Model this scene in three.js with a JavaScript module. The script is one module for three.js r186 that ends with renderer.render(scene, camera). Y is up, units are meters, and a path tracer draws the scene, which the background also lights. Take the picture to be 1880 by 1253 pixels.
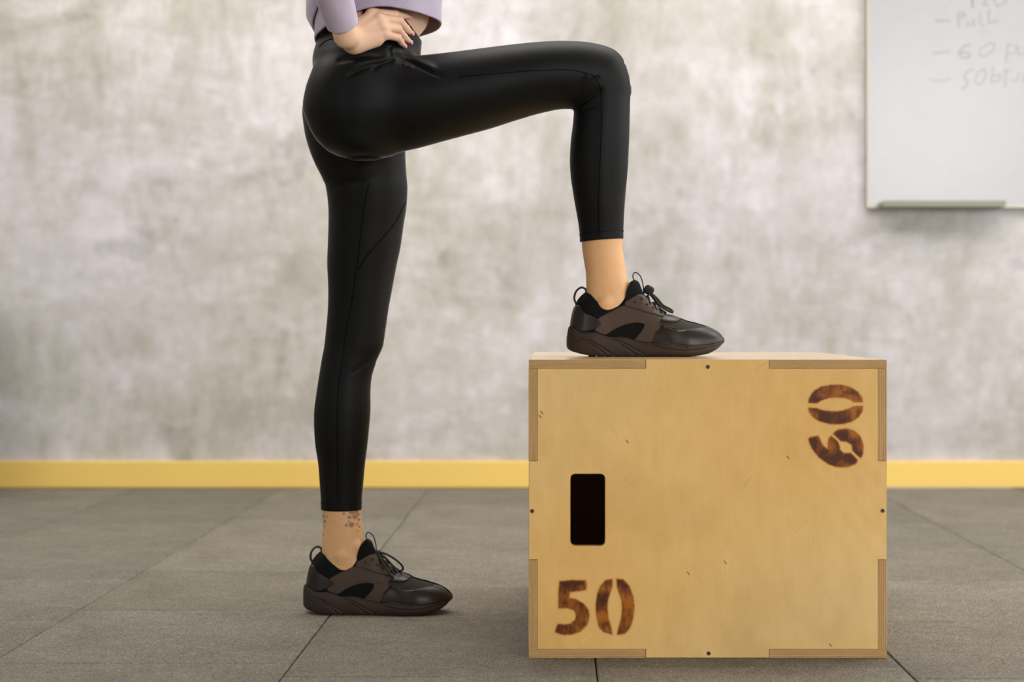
import * as THREE from 'three';
import { mergeGeometries } from 'three/addons/utils/BufferGeometryUtils.js';
import { RoundedBoxGeometry } from 'three/addons/geometries/RoundedBoxGeometry.js';
import { RectAreaLightUniformsLib } from 'three/addons/lights/RectAreaLightUniformsLib.js';

// ------------------------------------------------------------------ camera, sky, light, exposure
const FPX = 3010, HX = 1020, HY = 596, EYE = 0.559;          // focal length in pixels, vanishing point, eye height
const scene = new THREE.Scene();
const camera = new THREE.PerspectiveCamera(2 * Math.atan(626.5 / FPX) * 180 / Math.PI, 1880 / 1253, 0.05, 60);
camera.position.set(0, EYE, 0);
camera.setViewOffset(1880, 1253, 940 - HX, 626.5 - HY, 1880, 1253);
camera.focus = 2.93; camera.userData.fStop = 3.2;
const renderer = new THREE.WebGLRenderer({ antialias: true });
renderer.toneMapping = THREE.LinearToneMapping;
renderer.toneMappingExposure = 1.04;
renderer.shadowMap.enabled = true;
RectAreaLightUniformsLib.init();
scene.background = new THREE.Color(0.75, 0.85, 1.0);          // overcast daylight beyond the windows
const LAMP_POWER = 3.7, WINDOW_RIGHT = [3.5, 3.8, 4.5], FILL_FRONT = [6, 12];
const LAMP_COLOR = new THREE.Color(1.0, 0.955, 0.90), DAY_COLOR = new THREE.Color(1.0, 0.985, 0.96);
function areaLight(w, h, color, power, pos, target) {
  const l = new THREE.RectAreaLight(color, power, w, h);
  l.position.set(...pos); l.lookAt(...target); l.castShadow = true; scene.add(l); return l;
}

// ------------------------------------------------------------------ helpers
function rng(seed) { let s = seed >>> 0; return () => { s = (s + 0x6D2B79F5) | 0; let t = Math.imul(s ^ (s >>> 15), 1 | s); t = (t + Math.imul(t ^ (t >>> 7), 61 | t)) ^ t; return ((t ^ (t >>> 14)) >>> 0) / 4294967296; }; }
const PERM = new Float32Array(65536); { const r = rng(7); for (let i = 0; i < 65536; i++) PERM[i] = r(); }
function vnoise(x, y) {
  const xi = Math.floor(x), yi = Math.floor(y); let fx = x - xi, fy = y - yi;
  fx = fx * fx * (3 - 2 * fx); fy = fy * fy * (3 - 2 * fy);
  const r0 = (xi & 255) * 256, r1 = ((xi + 1) & 255) * 256, y0 = (yi + (xi >> 8) * 37) & 255, y1 = (y0 + 1) & 255;
  const a = PERM[r0 + y0], b = PERM[r1 + y0], c = PERM[r0 + y1], d = PERM[r1 + y1];
  return a + (b - a) * fx + (c - a) * fy + (a - b - c + d) * fx * fy;
}
function fbm(x, y, o = 4) { let s = 0, a = 0.5, n = 0; for (let i = 0; i < o; i++) { s += a * vnoise(x, y); n += a; x = x * 2.03 + 17.3; y = y * 2.03 + 9.1; a *= 0.5; } return s / n; }
const clamp = (v, a, b) => v < a ? a : v > b ? b : v;
const sstep = (a, b, x) => { const t = clamp((x - a) / (b - a), 0, 1); return t * t * (3 - 2 * t); };
const mix = (a, b, t) => a + (b - a) * t;
function dataTex(w, h, fn, srgb = true) {                     // fn(u, v, out) with u to the right, v up, 0..255
  const d = new Uint8Array(w * h * 4), o = [0, 0, 0];
  for (let j = 0; j < h; j++) for (let i = 0; i < w; i++) {
    fn((i + 0.5) / w, (j + 0.5) / h, o); const k = (j * w + i) * 4;
    d[k] = clamp(o[0], 0, 255); d[k + 1] = clamp(o[1], 0, 255); d[k + 2] = clamp(o[2], 0, 255); d[k + 3] = 255;
  }
  const t = new THREE.DataTexture(d, w, h, THREE.RGBAFormat);
  t.magFilter = THREE.LinearFilter; t.minFilter = THREE.LinearMipmapLinearFilter; t.generateMipmaps = true;
  t.wrapS = t.wrapT = THREE.RepeatWrapping; if (srgb) t.colorSpace = THREE.SRGBColorSpace; t.needsUpdate = true; return t;
}
const PX = (px, py, Z) => new THREE.Vector3((px - HX) * Z / FPX, EYE - (py - HY) * Z / FPX, -Z);
const used = {};
function numbered(n) { if (!(n in used)) { used[n] = 0; return n; } used[n]++; return n + '_' + String(used[n]).padStart(3, '0'); }
function part(name, geo, mat, parent) { const m = new THREE.Mesh(geo, mat); m.name = name; m.castShadow = m.receiveShadow = true; parent.add(m); return m; }
function thing(name, label, category, pos = [0, 0, 0], group) {
  const g = new THREE.Group(); g.name = numbered(name); g.position.set(...pos); g.userData = { label, category };
  if (group) g.userData.group = group; scene.add(g); return g;
}
function struct(name, geo, mat, label, category) { const m = part(name, geo, mat, scene); m.userData = { kind: 'structure', label, category }; return m; }
function box(w, h, d, x = 0, y = 0, z = 0) { const g = new THREE.BoxGeometry(w, h, d); g.translate(x, y, z); return g; }
function merged(list) { return mergeGeometries(list.map(g => g.index ? g.toNonIndexed() : g)); }
function pchip(xs, ys) {                                      // monotone cubic through points
  const n = xs.length, d = [], m = new Array(n);
  for (let i = 0; i < n - 1; i++) d.push((ys[i + 1] - ys[i]) / (xs[i + 1] - xs[i]));
  m[0] = d[0]; m[n - 1] = d[n - 2];
  for (let i = 1; i < n - 1; i++) { if (d[i - 1] * d[i] <= 0) m[i] = 0; else { const w1 = 2 * (xs[i + 1] - xs[i]) + xs[i] - xs[i - 1], w2 = xs[i + 1] - xs[i] + 2 * (xs[i] - xs[i - 1]); m[i] = (w1 + w2) / (w1 / d[i - 1] + w2 / d[i]); } }
  return x => {
    if (x <= xs[0]) return ys[0]; if (x >= xs[n - 1]) return ys[n - 1];
    let i = 0; while (x > xs[i + 1]) i++;
    const h = xs[i + 1] - xs[i], t = (x - xs[i]) / h, t2 = t * t, t3 = t2 * t;
    return (2 * t3 - 3 * t2 + 1) * ys[i] + (t3 - 2 * t2 + t) * h * m[i] + (-2 * t3 + 3 * t2) * ys[i + 1] + (t3 - t2) * h * m[i + 1];
  };
}
const table = rows => pchip(rows.map(r => r[0]), rows.map(r => r[1]));
function gridGeo(nu, nv, fn, flip = false) {                  // fn(u, v) -> [x, y, z]
  const p = [], uv = [], idx = [];
  for (let j = 0; j <= nv; j++) for (let i = 0; i <= nu; i++) { const q = fn(i / nu, j / nv); p.push(q[0], q[1], q[2]); uv.push(i / nu, j / nv); }
  for (let j = 0; j < nv; j++) for (let i = 0; i < nu; i++) {
    const a = j * (nu + 1) + i, b = a + 1, c = a + nu + 1, d = c + 1;
    if (flip) idx.push(a, c, b, b, c, d); else idx.push(a, b, c, b, d, c);
  }
  const g = new THREE.BufferGeometry();
  g.setAttribute('position', new THREE.Float32BufferAttribute(p, 3)); g.setAttribute('uv', new THREE.Float32BufferAttribute(uv, 2));
  g.setIndex(idx); g.computeVertexNormals(); return g;
}
function tube(pts, r, seg = 40, rad = 7, closed = false) {
  return new THREE.TubeGeometry(new THREE.CatmullRomCurve3(pts.map(p => p.isVector3 ? p : new THREE.Vector3(...p)), closed, 'centripetal'), seg, r, rad, closed);
}
const std = (o) => new THREE.MeshStandardMaterial(o);
const phys = (o) => new THREE.MeshPhysicalMaterial(o);
const rgb = (r, g, b) => new THREE.Color().setRGB(r / 255, g / 255, b / 255, THREE.SRGBColorSpace);

// ------------------------------------------------------------------ the room
const RX0 = -4.5, RX1 = 4.5, RZ0 = -5.625, RZ1 = 3.0, RH = 3.5;
// wall plaster: patchy trowelled concrete
const TW = 4.6, TH = 2.3;
const wallPatches = []; { const r = rng(41); for (let i = 0; i < 230; i++) wallPatches.push([r() * TW, r() * TH, 0.05 + r() * 0.26, 0.04 + r() * 0.3, (r() - 0.48) * 2, (r() - 0.5) * 0.7 + (r() < 0.62 ? Math.PI / 2 : 0), r() * 90]); }
const wallPits = []; { const r = rng(97); for (let i = 0; i < 26; i++) wallPits.push([r() * TW, r() * TH, 0.006 + r() * 0.012, 0.5 + r() * 0.9]); }
const WTX = 1536, WTY = 768, wallField = new Float32Array(WTX * WTY), wallPit = new Float32Array(WTX * WTY);
for (const [cx, cy, hw, hh, s, rot, ph] of wallPatches) {
  const R = Math.max(hw, hh) + 0.06, i0 = Math.floor((cx - R) / TW * WTX), i1 = Math.ceil((cx + R) / TW * WTX), j0 = Math.floor((cy - R) / TH * WTY), j1 = Math.ceil((cy + R) / TH * WTY);
  for (let j = Math.max(0, j0); j < Math.min(WTY, j1); j++) for (let i = Math.max(0, i0); i < Math.min(WTX, i1); i++) {
    const x = i / WTX * TW - cx, y = j / WTY * TH - cy, xr = x * Math.cos(rot) + y * Math.sin(rot), yr = -x * Math.sin(rot) + y * Math.cos(rot);
    const n = (fbm(x * 14 + ph, y * 14 + ph, 3) - 0.5) * 0.09;
    const d = Math.max(Math.abs(xr) - hw, Math.abs(yr) - hh) + n;
    wallField[j * WTX + i] += (s * 0.8 + (fbm(xr * 9 + ph, yr * 34 + ph * 3, 3) - 0.5) * 1.7) * (1 - sstep(-0.022, 0.008, d));
  }
}
for (const [cx, cy, r, s] of wallPits) for (let j = 0; j < WTY; j++) { const y = j / WTY * TH - cy; if (Math.abs(y) > 0.05) continue; for (let i = 0; i < WTX; i++) { const x = i / WTX * TW - cx; if (Math.abs(x) < 0.05) wallPit[j * WTX + i] += s * Math.exp(-(x * x + y * y * 0.6) / (r * r)); } }
const wallTex = dataTex(WTX, WTY, (u, v, o) => {
  const x = u * TW, y = v * TH, k = Math.floor(v * WTY) * WTX + Math.floor(u * WTX);
  const wx = (fbm(x * 2 + 4, y * 2, 3) - 0.5) * 0.5, wy = (fbm(x * 2, y * 2 + 30, 3) - 0.5) * 0.5;
  const big = fbm(x * 1.6 + wx * 2, y * 1.6 + wy * 2, 4) - 0.5;
  const mask = sstep(0.42, 0.62, fbm(x * 2.1 + 33, y * 2.1 + 3, 3)), streak = (fbm(x * 15 + wx * 4, y * 3.2 + wy * 4 + 8, 4) - 0.5) * mask, cross = (fbm(x * 3 + wx * 5 + 50, y * 13 + wy * 3, 3) - 0.5) * (1 - mask);
  const fine = fbm(x * 34, y * 34, 3) - 0.5, mott = fbm(x * 7 + wx * 3, y * 7 + wy * 3 + 11, 4) - 0.5;
  const t = big * 0.3 + streak * 0.6 + cross * 0.35 + mott * 0.42 + wallField[k] * 0.17 + fine * 0.36;
  const stain = sstep(0.12, 0.3, fbm(x * 5 + 60 + wx, y * 5 + 70 + wy, 4) - 0.5 + 0.0) * sstep(0.05, 0.2, mott + 0.1);
  const L = 190 + t * 46 - stain * 20 - wallPit[k] * 16, warm = clamp(0.5 - t * 1.5 + (fbm(x * 1.1 + 90, y * 1.1, 3) - 0.5) * 1.3, 0, 1);
  o[0] = L + 3 - warm * 2; o[1] = L - 1 - warm * 1.5; o[2] = L + 2 - warm * 13;
});
wallTex.wrapS = wallTex.wrapT = THREE.MirroredRepeatWrapping;
const wallBump = dataTex(512, 256, (u, v, o) => { const x = u * TW, y = v * TH; o[0] = o[1] = o[2] = 128 + (fbm(x * 9, y * 5, 5) - 0.5) * 180; }, false);
wallBump.wrapS = wallBump.wrapT = THREE.MirroredRepeatWrapping;
const wallMat = std({ map: wallTex, bumpMap: wallBump, bumpScale: 0.004, roughness: 0.82 });
const sideWallMat = std({ color: rgb(170, 165, 157), roughness: 0.85 });
const ceilMat = std({ color: rgb(165, 161, 155), roughness: 0.9 });
const yellowMat = std({ color: rgb(238, 202, 108), roughness: 0.5 });

function wallUV(geo) { const p = geo.attributes.position, uv = geo.attributes.uv; for (let i = 0; i < p.count; i++) uv.setXY(i, (p.getX(i) + TW / 2 + 0.05) / TW, p.getY(i) / TH); return geo; }
struct('wall_back', wallUV(box(RX1 - RX0 + 0.4, RH, 0.2, (RX0 + RX1) / 2, RH / 2, RZ0 - 0.1)), wallMat, 'grey patchy concrete plaster wall behind the person and box', 'wall');
struct('baseboard_back', (() => { const g = new RoundedBoxGeometry(RX1 - RX0, 0.0905, 0.016, 2, 0.003); g.translate(0, 0.0905 / 2, RZ0 + 0.008); return g; })(), yellowMat, 'bright yellow baseboard strip along the concrete wall', 'baseboard');
struct('wall_left', box(0.2, RH, RZ1 - RZ0, RX0 - 0.1, RH / 2, (RZ0 + RZ1) / 2), sideWallMat, 'plain grey side wall without windows', 'wall');
struct('ceiling', box(RX1 - RX0 + 0.4, 0.2, RZ1 - RZ0 + 0.4, 0, RH + 0.1, (RZ0 + RZ1) / 2), ceilMat, 'plain pale ceiling over the gym', 'ceiling');
// wall with openings: list of [a0, a1] along it between sill and head
function openWall(len0, len1, sill, head, openings, place) {
  const gs = []; place(gs, len0, len1, 0, sill); place(gs, len0, len1, head, RH);
  let a = len0; for (const [o0, o1] of openings) { place(gs, a, o0, sill, head); a = o1; } place(gs, a, len1, sill, head);
  return merged(gs);
}
const winR = [[-5.3, -3.8], [-3.3, -1.6], [-0.9, 0.8]], fillWins = [[-4.2, -2.8], [2.0, 4.2]], SILL = 0.9, HEAD = 3.0;
struct('wall_right', openWall(RZ0, RZ1, SILL, HEAD, winR, (gs, a, b, y0, y1) => gs.push(box(0.2, y1 - y0, b - a, RX1 + 0.1, (y0 + y1) / 2, (a + b) / 2))), sideWallMat, 'grey side wall with three tall windows', 'wall');
struct('wall_front', openWall(RX0 - 0.2, RX1 + 0.2, SILL, HEAD, fillWins, (gs, a, b, y0, y1) => gs.push(box(b - a, y1 - y0, 0.2, (a + b) / 2, (y0 + y1) / 2, RZ1 + 0.1))), sideWallMat, 'grey wall with two added fill windows facing the concrete wall', 'wall');
const frameMat = std({ color: rgb(70, 70, 70), roughness: 0.5 }), glassMat = phys({ color: 0xffffff, transmission: 1, roughness: 0.02, thickness: 0, ior: 1.45 });
let winN = 0;
function windowUnit(w, h, pos, turn, label) {
  const g = new THREE.Group(); g.name = 'window_' + (++winN); g.position.set(...pos); g.rotation.y = turn; g.userData = { kind: 'structure', label, category: 'window' }; scene.add(g);
  const t = 0.05; part('window_frame', merged([box(w, t, 0.08, 0, t / 2, 0), box(w, t, 0.08, 0, h - t / 2, 0), box(t, h, 0.08, -w / 2 + t / 2, h / 2, 0), box(t, h, 0.08, w / 2 - t / 2, h / 2, 0), box(t, h, 0.08, 0, h / 2, 0)]), frameMat, g);
  for (const s of [-1, 1]) part('pane', box(w / 2 - 0.075, h - 0.1, 0.006, s * w / 4, h / 2, 0), glassMat, g);
}
winR.forEach(([a, b], i) => {
  windowUnit(b - a, HEAD - SILL, [RX1 + 0.1, SILL, (a + b) / 2], Math.PI / 2, ['tall window of the side wall beside the concrete wall', 'middle tall window of the side wall', 'tall window of the side wall farthest from the concrete wall'][i]);
  areaLight(b - a - 0.1, HEAD - SILL - 0.1, DAY_COLOR, WINDOW_RIGHT[i], [RX1 - 0.02, (SILL + HEAD) / 2, (a + b) / 2], [RX1 - 1, (SILL + HEAD) / 2, (a + b) / 2]);
});
fillWins.forEach(([a, b], i) => {  // unseen windows with area lights, added as frontal fill for the box
  windowUnit(b - a, HEAD - SILL, [(a + b) / 2, SILL, RZ1 + 0.1], 0, ['added narrower fill window facing the bare end of the concrete wall', 'added wide fill window facing the whiteboard'][i]);
  areaLight(b - a - 0.1, HEAD - SILL - 0.1, DAY_COLOR, FILL_FRONT[i], [(a + b) / 2, (SILL + HEAD) / 2, RZ1 - 0.02], [(a + b) / 2, (SILL + HEAD) / 2, RZ1 - 1]);
});

// floor: rubber granule tiles, half a metre square, each a piece of its own
const granule = [0, 1].map(s => dataTex(1024, 1024, (u, v, o) => {
  const x = u * 0.5, y = v * 0.5;
  const g1 = vnoise(x * 900 + s * 91, y * 900 + s * 37), g2 = vnoise(x * 480 + 7, y * 480 + s * 53), big = fbm(x * 9 + s * 20, y * 9 + s * 31, 4) - 0.5, mid = fbm(x * 60, y * 60 + s * 9, 3) - 0.5;
  let L = 105 + (g1 - 0.5) * 70 + (g2 - 0.5) * 44 + big * 24 + mid * 14;
  const sp = vnoise(x * 700 + 300, y * 700 + s * 77); if (sp > 0.965) L += 70 * (sp - 0.965) / 0.035; if (sp < 0.02) L -= 50;
  o[0] = L + 2; o[1] = L - 3; o[2] = L - 15;
}));
const granuleBump = dataTex(1024, 1024, (u, v, o) => { const x = u * 0.5, y = v * 0.5; o[0] = o[1] = o[2] = 128 + (vnoise(x * 700, y * 700) - 0.5) * 130 + (vnoise(x * 350 + 50, y * 350) - 0.5) * 90; }, false);
const tileMats = [0.90, 1.0, 1.07, 0.96].map((k, i) => std({ map: granule[i % 2], color: new THREE.Color(k, k, k * (i === 0 ? 0.95 : 1)), bumpMap: granuleBump, bumpScale: 0.002, roughness: 0.78 }));
const floor = struct('floor', box(RX1 - RX0 + 0.4, 0.2, RZ1 - RZ0 + 0.4, 0, -0.13, (RZ0 + RZ1) / 2), std({ color: rgb(52, 48, 42), roughness: 0.95 }), 'grey rubber granule tile floor', 'floor');
function tileGeo(w, d) {                                      // slab with a chamfered upper rim, uv in tile units
  const c = 0.0016, h = 0.03, p = [], uv = [];
  const q = (a, b, cc, dd) => { for (const k of [a, b, cc, a, cc, dd]) { p.push(...k); uv.push(k[0] / 0.5, k[2] / 0.5); } };
  const x0 = 0, x1 = w, z0 = 0, z1 = d;
  const T = [[x0 + c, 0, z0 + c], [x0 + c, 0, z1 - c], [x1 - c, 0, z1 - c], [x1 - c, 0, z0 + c]], M = [[x0, -c, z0], [x0, -c, z1], [x1, -c, z1], [x1, -c, z0]], B = M.map(k => [k[0], -h, k[2]]);
  q(T[0], T[1], T[2], T[3]);
  for (let i = 0; i < 4; i++) { const j = (i + 1) % 4; q(T[i], M[i], M[j], T[j]); q(M[i], B[i], B[j], M[j]); }
  const g = new THREE.BufferGeometry(); g.setAttribute('position', new THREE.Float32BufferAttribute(p, 3)); g.setAttribute('uv', new THREE.Float32BufferAttribute(uv, 2)); g.computeVertexNormals(); return g;
}
{
  const cache = {}, r = rng(5), gap = 0.0025, gapZ = 0.001, seamX0 = 0.066;
  const offs = { '-3': 2.60, '-2': 2.705, '-1': 2.60, '0': 2.674, '1': 2.585 };   // joint distances seen in the photograph, column by column
  for (let c = -10; c <= 8; c++) {
    const xa = Math.max(RX0, seamX0 + c * 0.5), xb = Math.min(RX1, seamX0 + (c + 1) * 0.5); if (xb - xa < 0.02) continue;
    const off = -(offs[c] ?? (2.5 + r() * 0.5));
    for (let k = -8; k <= 12; k++) {
      let za = off - k * 0.5 - 0.5, zb = za + 0.5; za = Math.max(za, RZ0); zb = Math.min(zb, RZ1); if (zb - za < 0.02) continue;
      const w = Math.round((xb - xa - gap) * 1e4) / 1e4, d = Math.round((zb - za - gapZ) * 1e4) / 1e4, key = w + ',' + d;
      const dark = (c === -2 && k === 1), m = part(numbered('tile'), cache[key] ??= tileGeo(w, d), tileMats[dark ? 0 : 1 + Math.floor(r() * 2.99)], floor);
      m.position.set(xa + gap / 2, -0.0006 * r(), za + gapZ / 2);
    }
  }
}

// ------------------------------------------------------------------ hanging lamps
const lampGlow = std({ color: 0xffffff, emissive: LAMP_COLOR, emissiveIntensity: 1.6 }), lampBody = std({ color: rgb(60, 60, 60), roughness: 0.4, metalness: 0.6 });
const lampSpots = [[0.5, -3.95, 2.4, 1.7, 'wide square-edged ceiling lamp above the person and box'], [3.1, -3.95, 2.0, 1.7, 'ceiling lamp above the whiteboard beside the windows'], [-2.3, -3.95, 2.4, 1.7, 'wide ceiling lamp above the bare end of the concrete wall'], [3.64, 1.68, 0.6, 0.3, 'small ceiling lamp in the corner of the two window walls']];
for (const [x, z, w, d, label] of lampSpots) {
  const y = w < 1 ? 2.7 : 3.2, g = thing('pendant_lamp', label, 'lamp', [x, y, z]);
  part('housing', (() => { const q = new RoundedBoxGeometry(w + 0.06, 0.06, d + 0.06, 2, 0.01); q.translate(0, 0.037, 0); return q; })(), lampBody, g);
  part('diffuser', box(w, 0.012, d, 0, 0.0, 0), lampGlow, g);
  for (const s of [-1, 1]) part('cable', (() => { const hh = RH - y - 0.06, q = new THREE.CylinderGeometry(0.002, 0.002, hh, 6); q.translate(s * w * 0.4, 0.062 + hh / 2, 0); return q; })(), lampBody, g);
  areaLight(w, d, LAMP_COLOR, w < 1 ? LAMP_POWER * 9 : LAMP_POWER, [x, y - 0.012, z], [x, 0, z + 1e-4]);
}

// ------------------------------------------------------------------ whiteboard
{
  const bx0 = 1.064, by0 = 0.958, bw = 1.5, bh = 1.0, zw = RZ0;
  const g = thing('whiteboard', 'white marker board with faint grey handwriting hung on concrete wall', 'whiteboard', [bx0, by0, zw]);
  const WS = 537;                                             // photograph pixels per metre on the wall
  const strokes = [];                                         // handwriting traced as pen strokes, in photograph pixels
  const S = (w, a, ...pts) => strokes.push([w, a, pts.map(([x, y]) => [1680 + x / 6.96, y / 6.96])]);
  S(28, .6, [715, -60], [722, 85]); S(22, .45, [600, -40], [715, -60]); S(20, .45, [910, -60], [885, 30], [850, 50]); S(18, .4, [850, 50], [920, 65]); S(20, .35, [985, -20], [1040, 80], [1150, 30], [1130, -40], [1040, -60], [985, -20]);
  S(24, .38, [250, 265], [430, 258]);
  S(22, .42, [545, 340], [535, 170], [600, 155], [630, 200], [540, 235]); S(20, .36, [650, 260], [660, 330], [720, 310], [735, 250], [745, 335]); S(20, .34, [820, 150], [810, 290], [870, 340]); S(22, .38, [935, 130], [925, 290], [1045, 270]);
  S(24, .36, [225, 685], [430, 658]);
  S(26, .42, [690, 570], [600, 600], [540, 680], [590, 740], [680, 740], [690, 680], [560, 670]); S(22, .36, [960, 545], [830, 620], [810, 710], [860, 725], [990, 650], [1010, 560], [950, 545]);
  S(22, .36, [1180, 550], [1150, 800]); S(20, .32, [1180, 570], [1300, 590], [1270, 680], [1170, 690]); S(20, .34, [1320, 600], [1310, 710], [1390, 690], [1400, 600], [1410, 710]); S(16, .2, [800, 410], [900, 395], [970, 430]);
  S(22, .3, [180, 1020], [300, 1045], [430, 1015]);
  S(24, .4, [720, 900], [640, 920], [610, 1010], [660, 1030], [640, 1100], [590, 1140]); S(22, .36, [870, 890], [790, 930], [745, 1040], [800, 1090], [870, 1040], [900, 920], [850, 890]);
  S(22, .36, [990, 850], [960, 1060], [1060, 1040], [1090, 970], [980, 970]); S(22, .38, [1150, 890], [1140, 1110]); S(20, .32, [1110, 920], [1220, 905]); S(20, .34, [1320, 940], [1290, 1040], [1220, 1040]); S(20, .34, [1380, 940], [1370, 1060], [1450, 1040]);
  const BW = 1024, BH = 683, ink = new Float32Array(BW * BH);
  for (const [w, a, pts] of strokes) {
    const q = pts.map(([px, py]) => [((px - HX) / WS - bx0) / bw * BW, ((EYE - (py - HY) / WS) - by0) / bh * BH]), r = w / 6.96 / WS / bw * BW * 0.5;
    for (let s = 0; s < q.length - 1; s++) {
      const [x0, y0] = q[s], [x1, y1] = q[s + 1];
      for (let j = Math.max(0, Math.floor(Math.min(y0, y1) - 6)); j < Math.min(BH, Math.max(y0, y1) + 6); j++) for (let i = Math.max(0, Math.floor(Math.min(x0, x1) - 6)); i < Math.min(BW, Math.max(x0, x1) + 6); i++) {
        const t = clamp(((i - x0) * (x1 - x0) + (j - y0) * (y1 - y0)) / ((x1 - x0) ** 2 + (y1 - y0) ** 2 + 1e-6), 0, 1), d = Math.hypot(i - x0 - t * (x1 - x0), j - y0 - t * (y1 - y0));
        ink[j * BW + i] = Math.max(ink[j * BW + i], a * (1 - sstep(r - 0.8, r + 0.9, d)));
      }
    }
  }
  const bt = dataTex(BW, BH, (u, v, o) => { const k = ink[Math.floor(v * BH) * BW + Math.floor(u * BW)], n = (fbm(u * 30, v * 20, 3) - 0.5) * 3; o[0] = 168 + n - k * 56; o[1] = 168 + n - k * 56; o[2] = 172 + n - k * 56; });
  const panelG = box(bw - 0.01, bh - 0.01, 0.016, bw / 2, bh / 2, 0.012);
  part('writing_surface', panelG, phys({ map: bt, roughness: 0.22, specularIntensity: 0.7 }), g);
  const al = std({ color: rgb(176, 172, 160), roughness: 0.4, metalness: 0.35 }), f = 0.008;
  for (const [w, h, x, y] of [[bw, f, bw / 2, f / 2], [bw, f, bw / 2, bh - f / 2], [f, bh - 2 * f, f / 2, bh / 2], [f, bh - 2 * f, bw - f / 2, bh / 2]]) part('frame_rail', box(w, h, 0.024, x, y, 0.012), al, g);
  const tx0 = (1615 - HX) / WS - bx0, tx1 = (1838 - HX) / WS - bx0;
  part('pen_tray', (() => { const s = new THREE.Shape(); s.moveTo(0, 0); s.lineTo(0.058, 0); s.lineTo(0.058, 0.02); s.lineTo(0.054, 0.02); s.lineTo(0.054, 0.004); s.lineTo(0.004, 0.004); s.lineTo(0.004, 0.02); s.lineTo(0, 0.02); s.closePath(); const q = new THREE.ExtrudeGeometry(s, { depth: tx1 - tx0, bevelEnabled: false }); q.rotateY(-Math.PI / 2); q.translate(tx1, 0.0, 0.024); return q; })(), std({ color: rgb(132, 134, 118), roughness: 0.5, metalness: 0.3 }), g);
}

// ------------------------------------------------------------------ made-up foam box, unseen, added to shade the wall's left end
{
  const g = thing('added_shade_box', 'made up black vinyl box added out of view to shade the concrete wall', 'added shade box', [-2.262, 0, RZ0 + 0.42]);
  const vinyl = std({ color: rgb(34, 33, 32), roughness: 0.55 });
  part('block', (() => { const q = new RoundedBoxGeometry(0.7, 0.34, 0.76, 3, 0.02); q.translate(0, 0.17, 0); return q; })(), vinyl, g);
  part('block', (() => { const q = new RoundedBoxGeometry(0.7, 0.32, 0.76, 3, 0.02); q.translate(0, 0.50, 0); return q; })(), vinyl, g);
  part('strap', box(0.704, 0.04, 0.764, 0, 0.34, 0), std({ color: rgb(60, 58, 55), roughness: 0.8 }), g);
}

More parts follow.
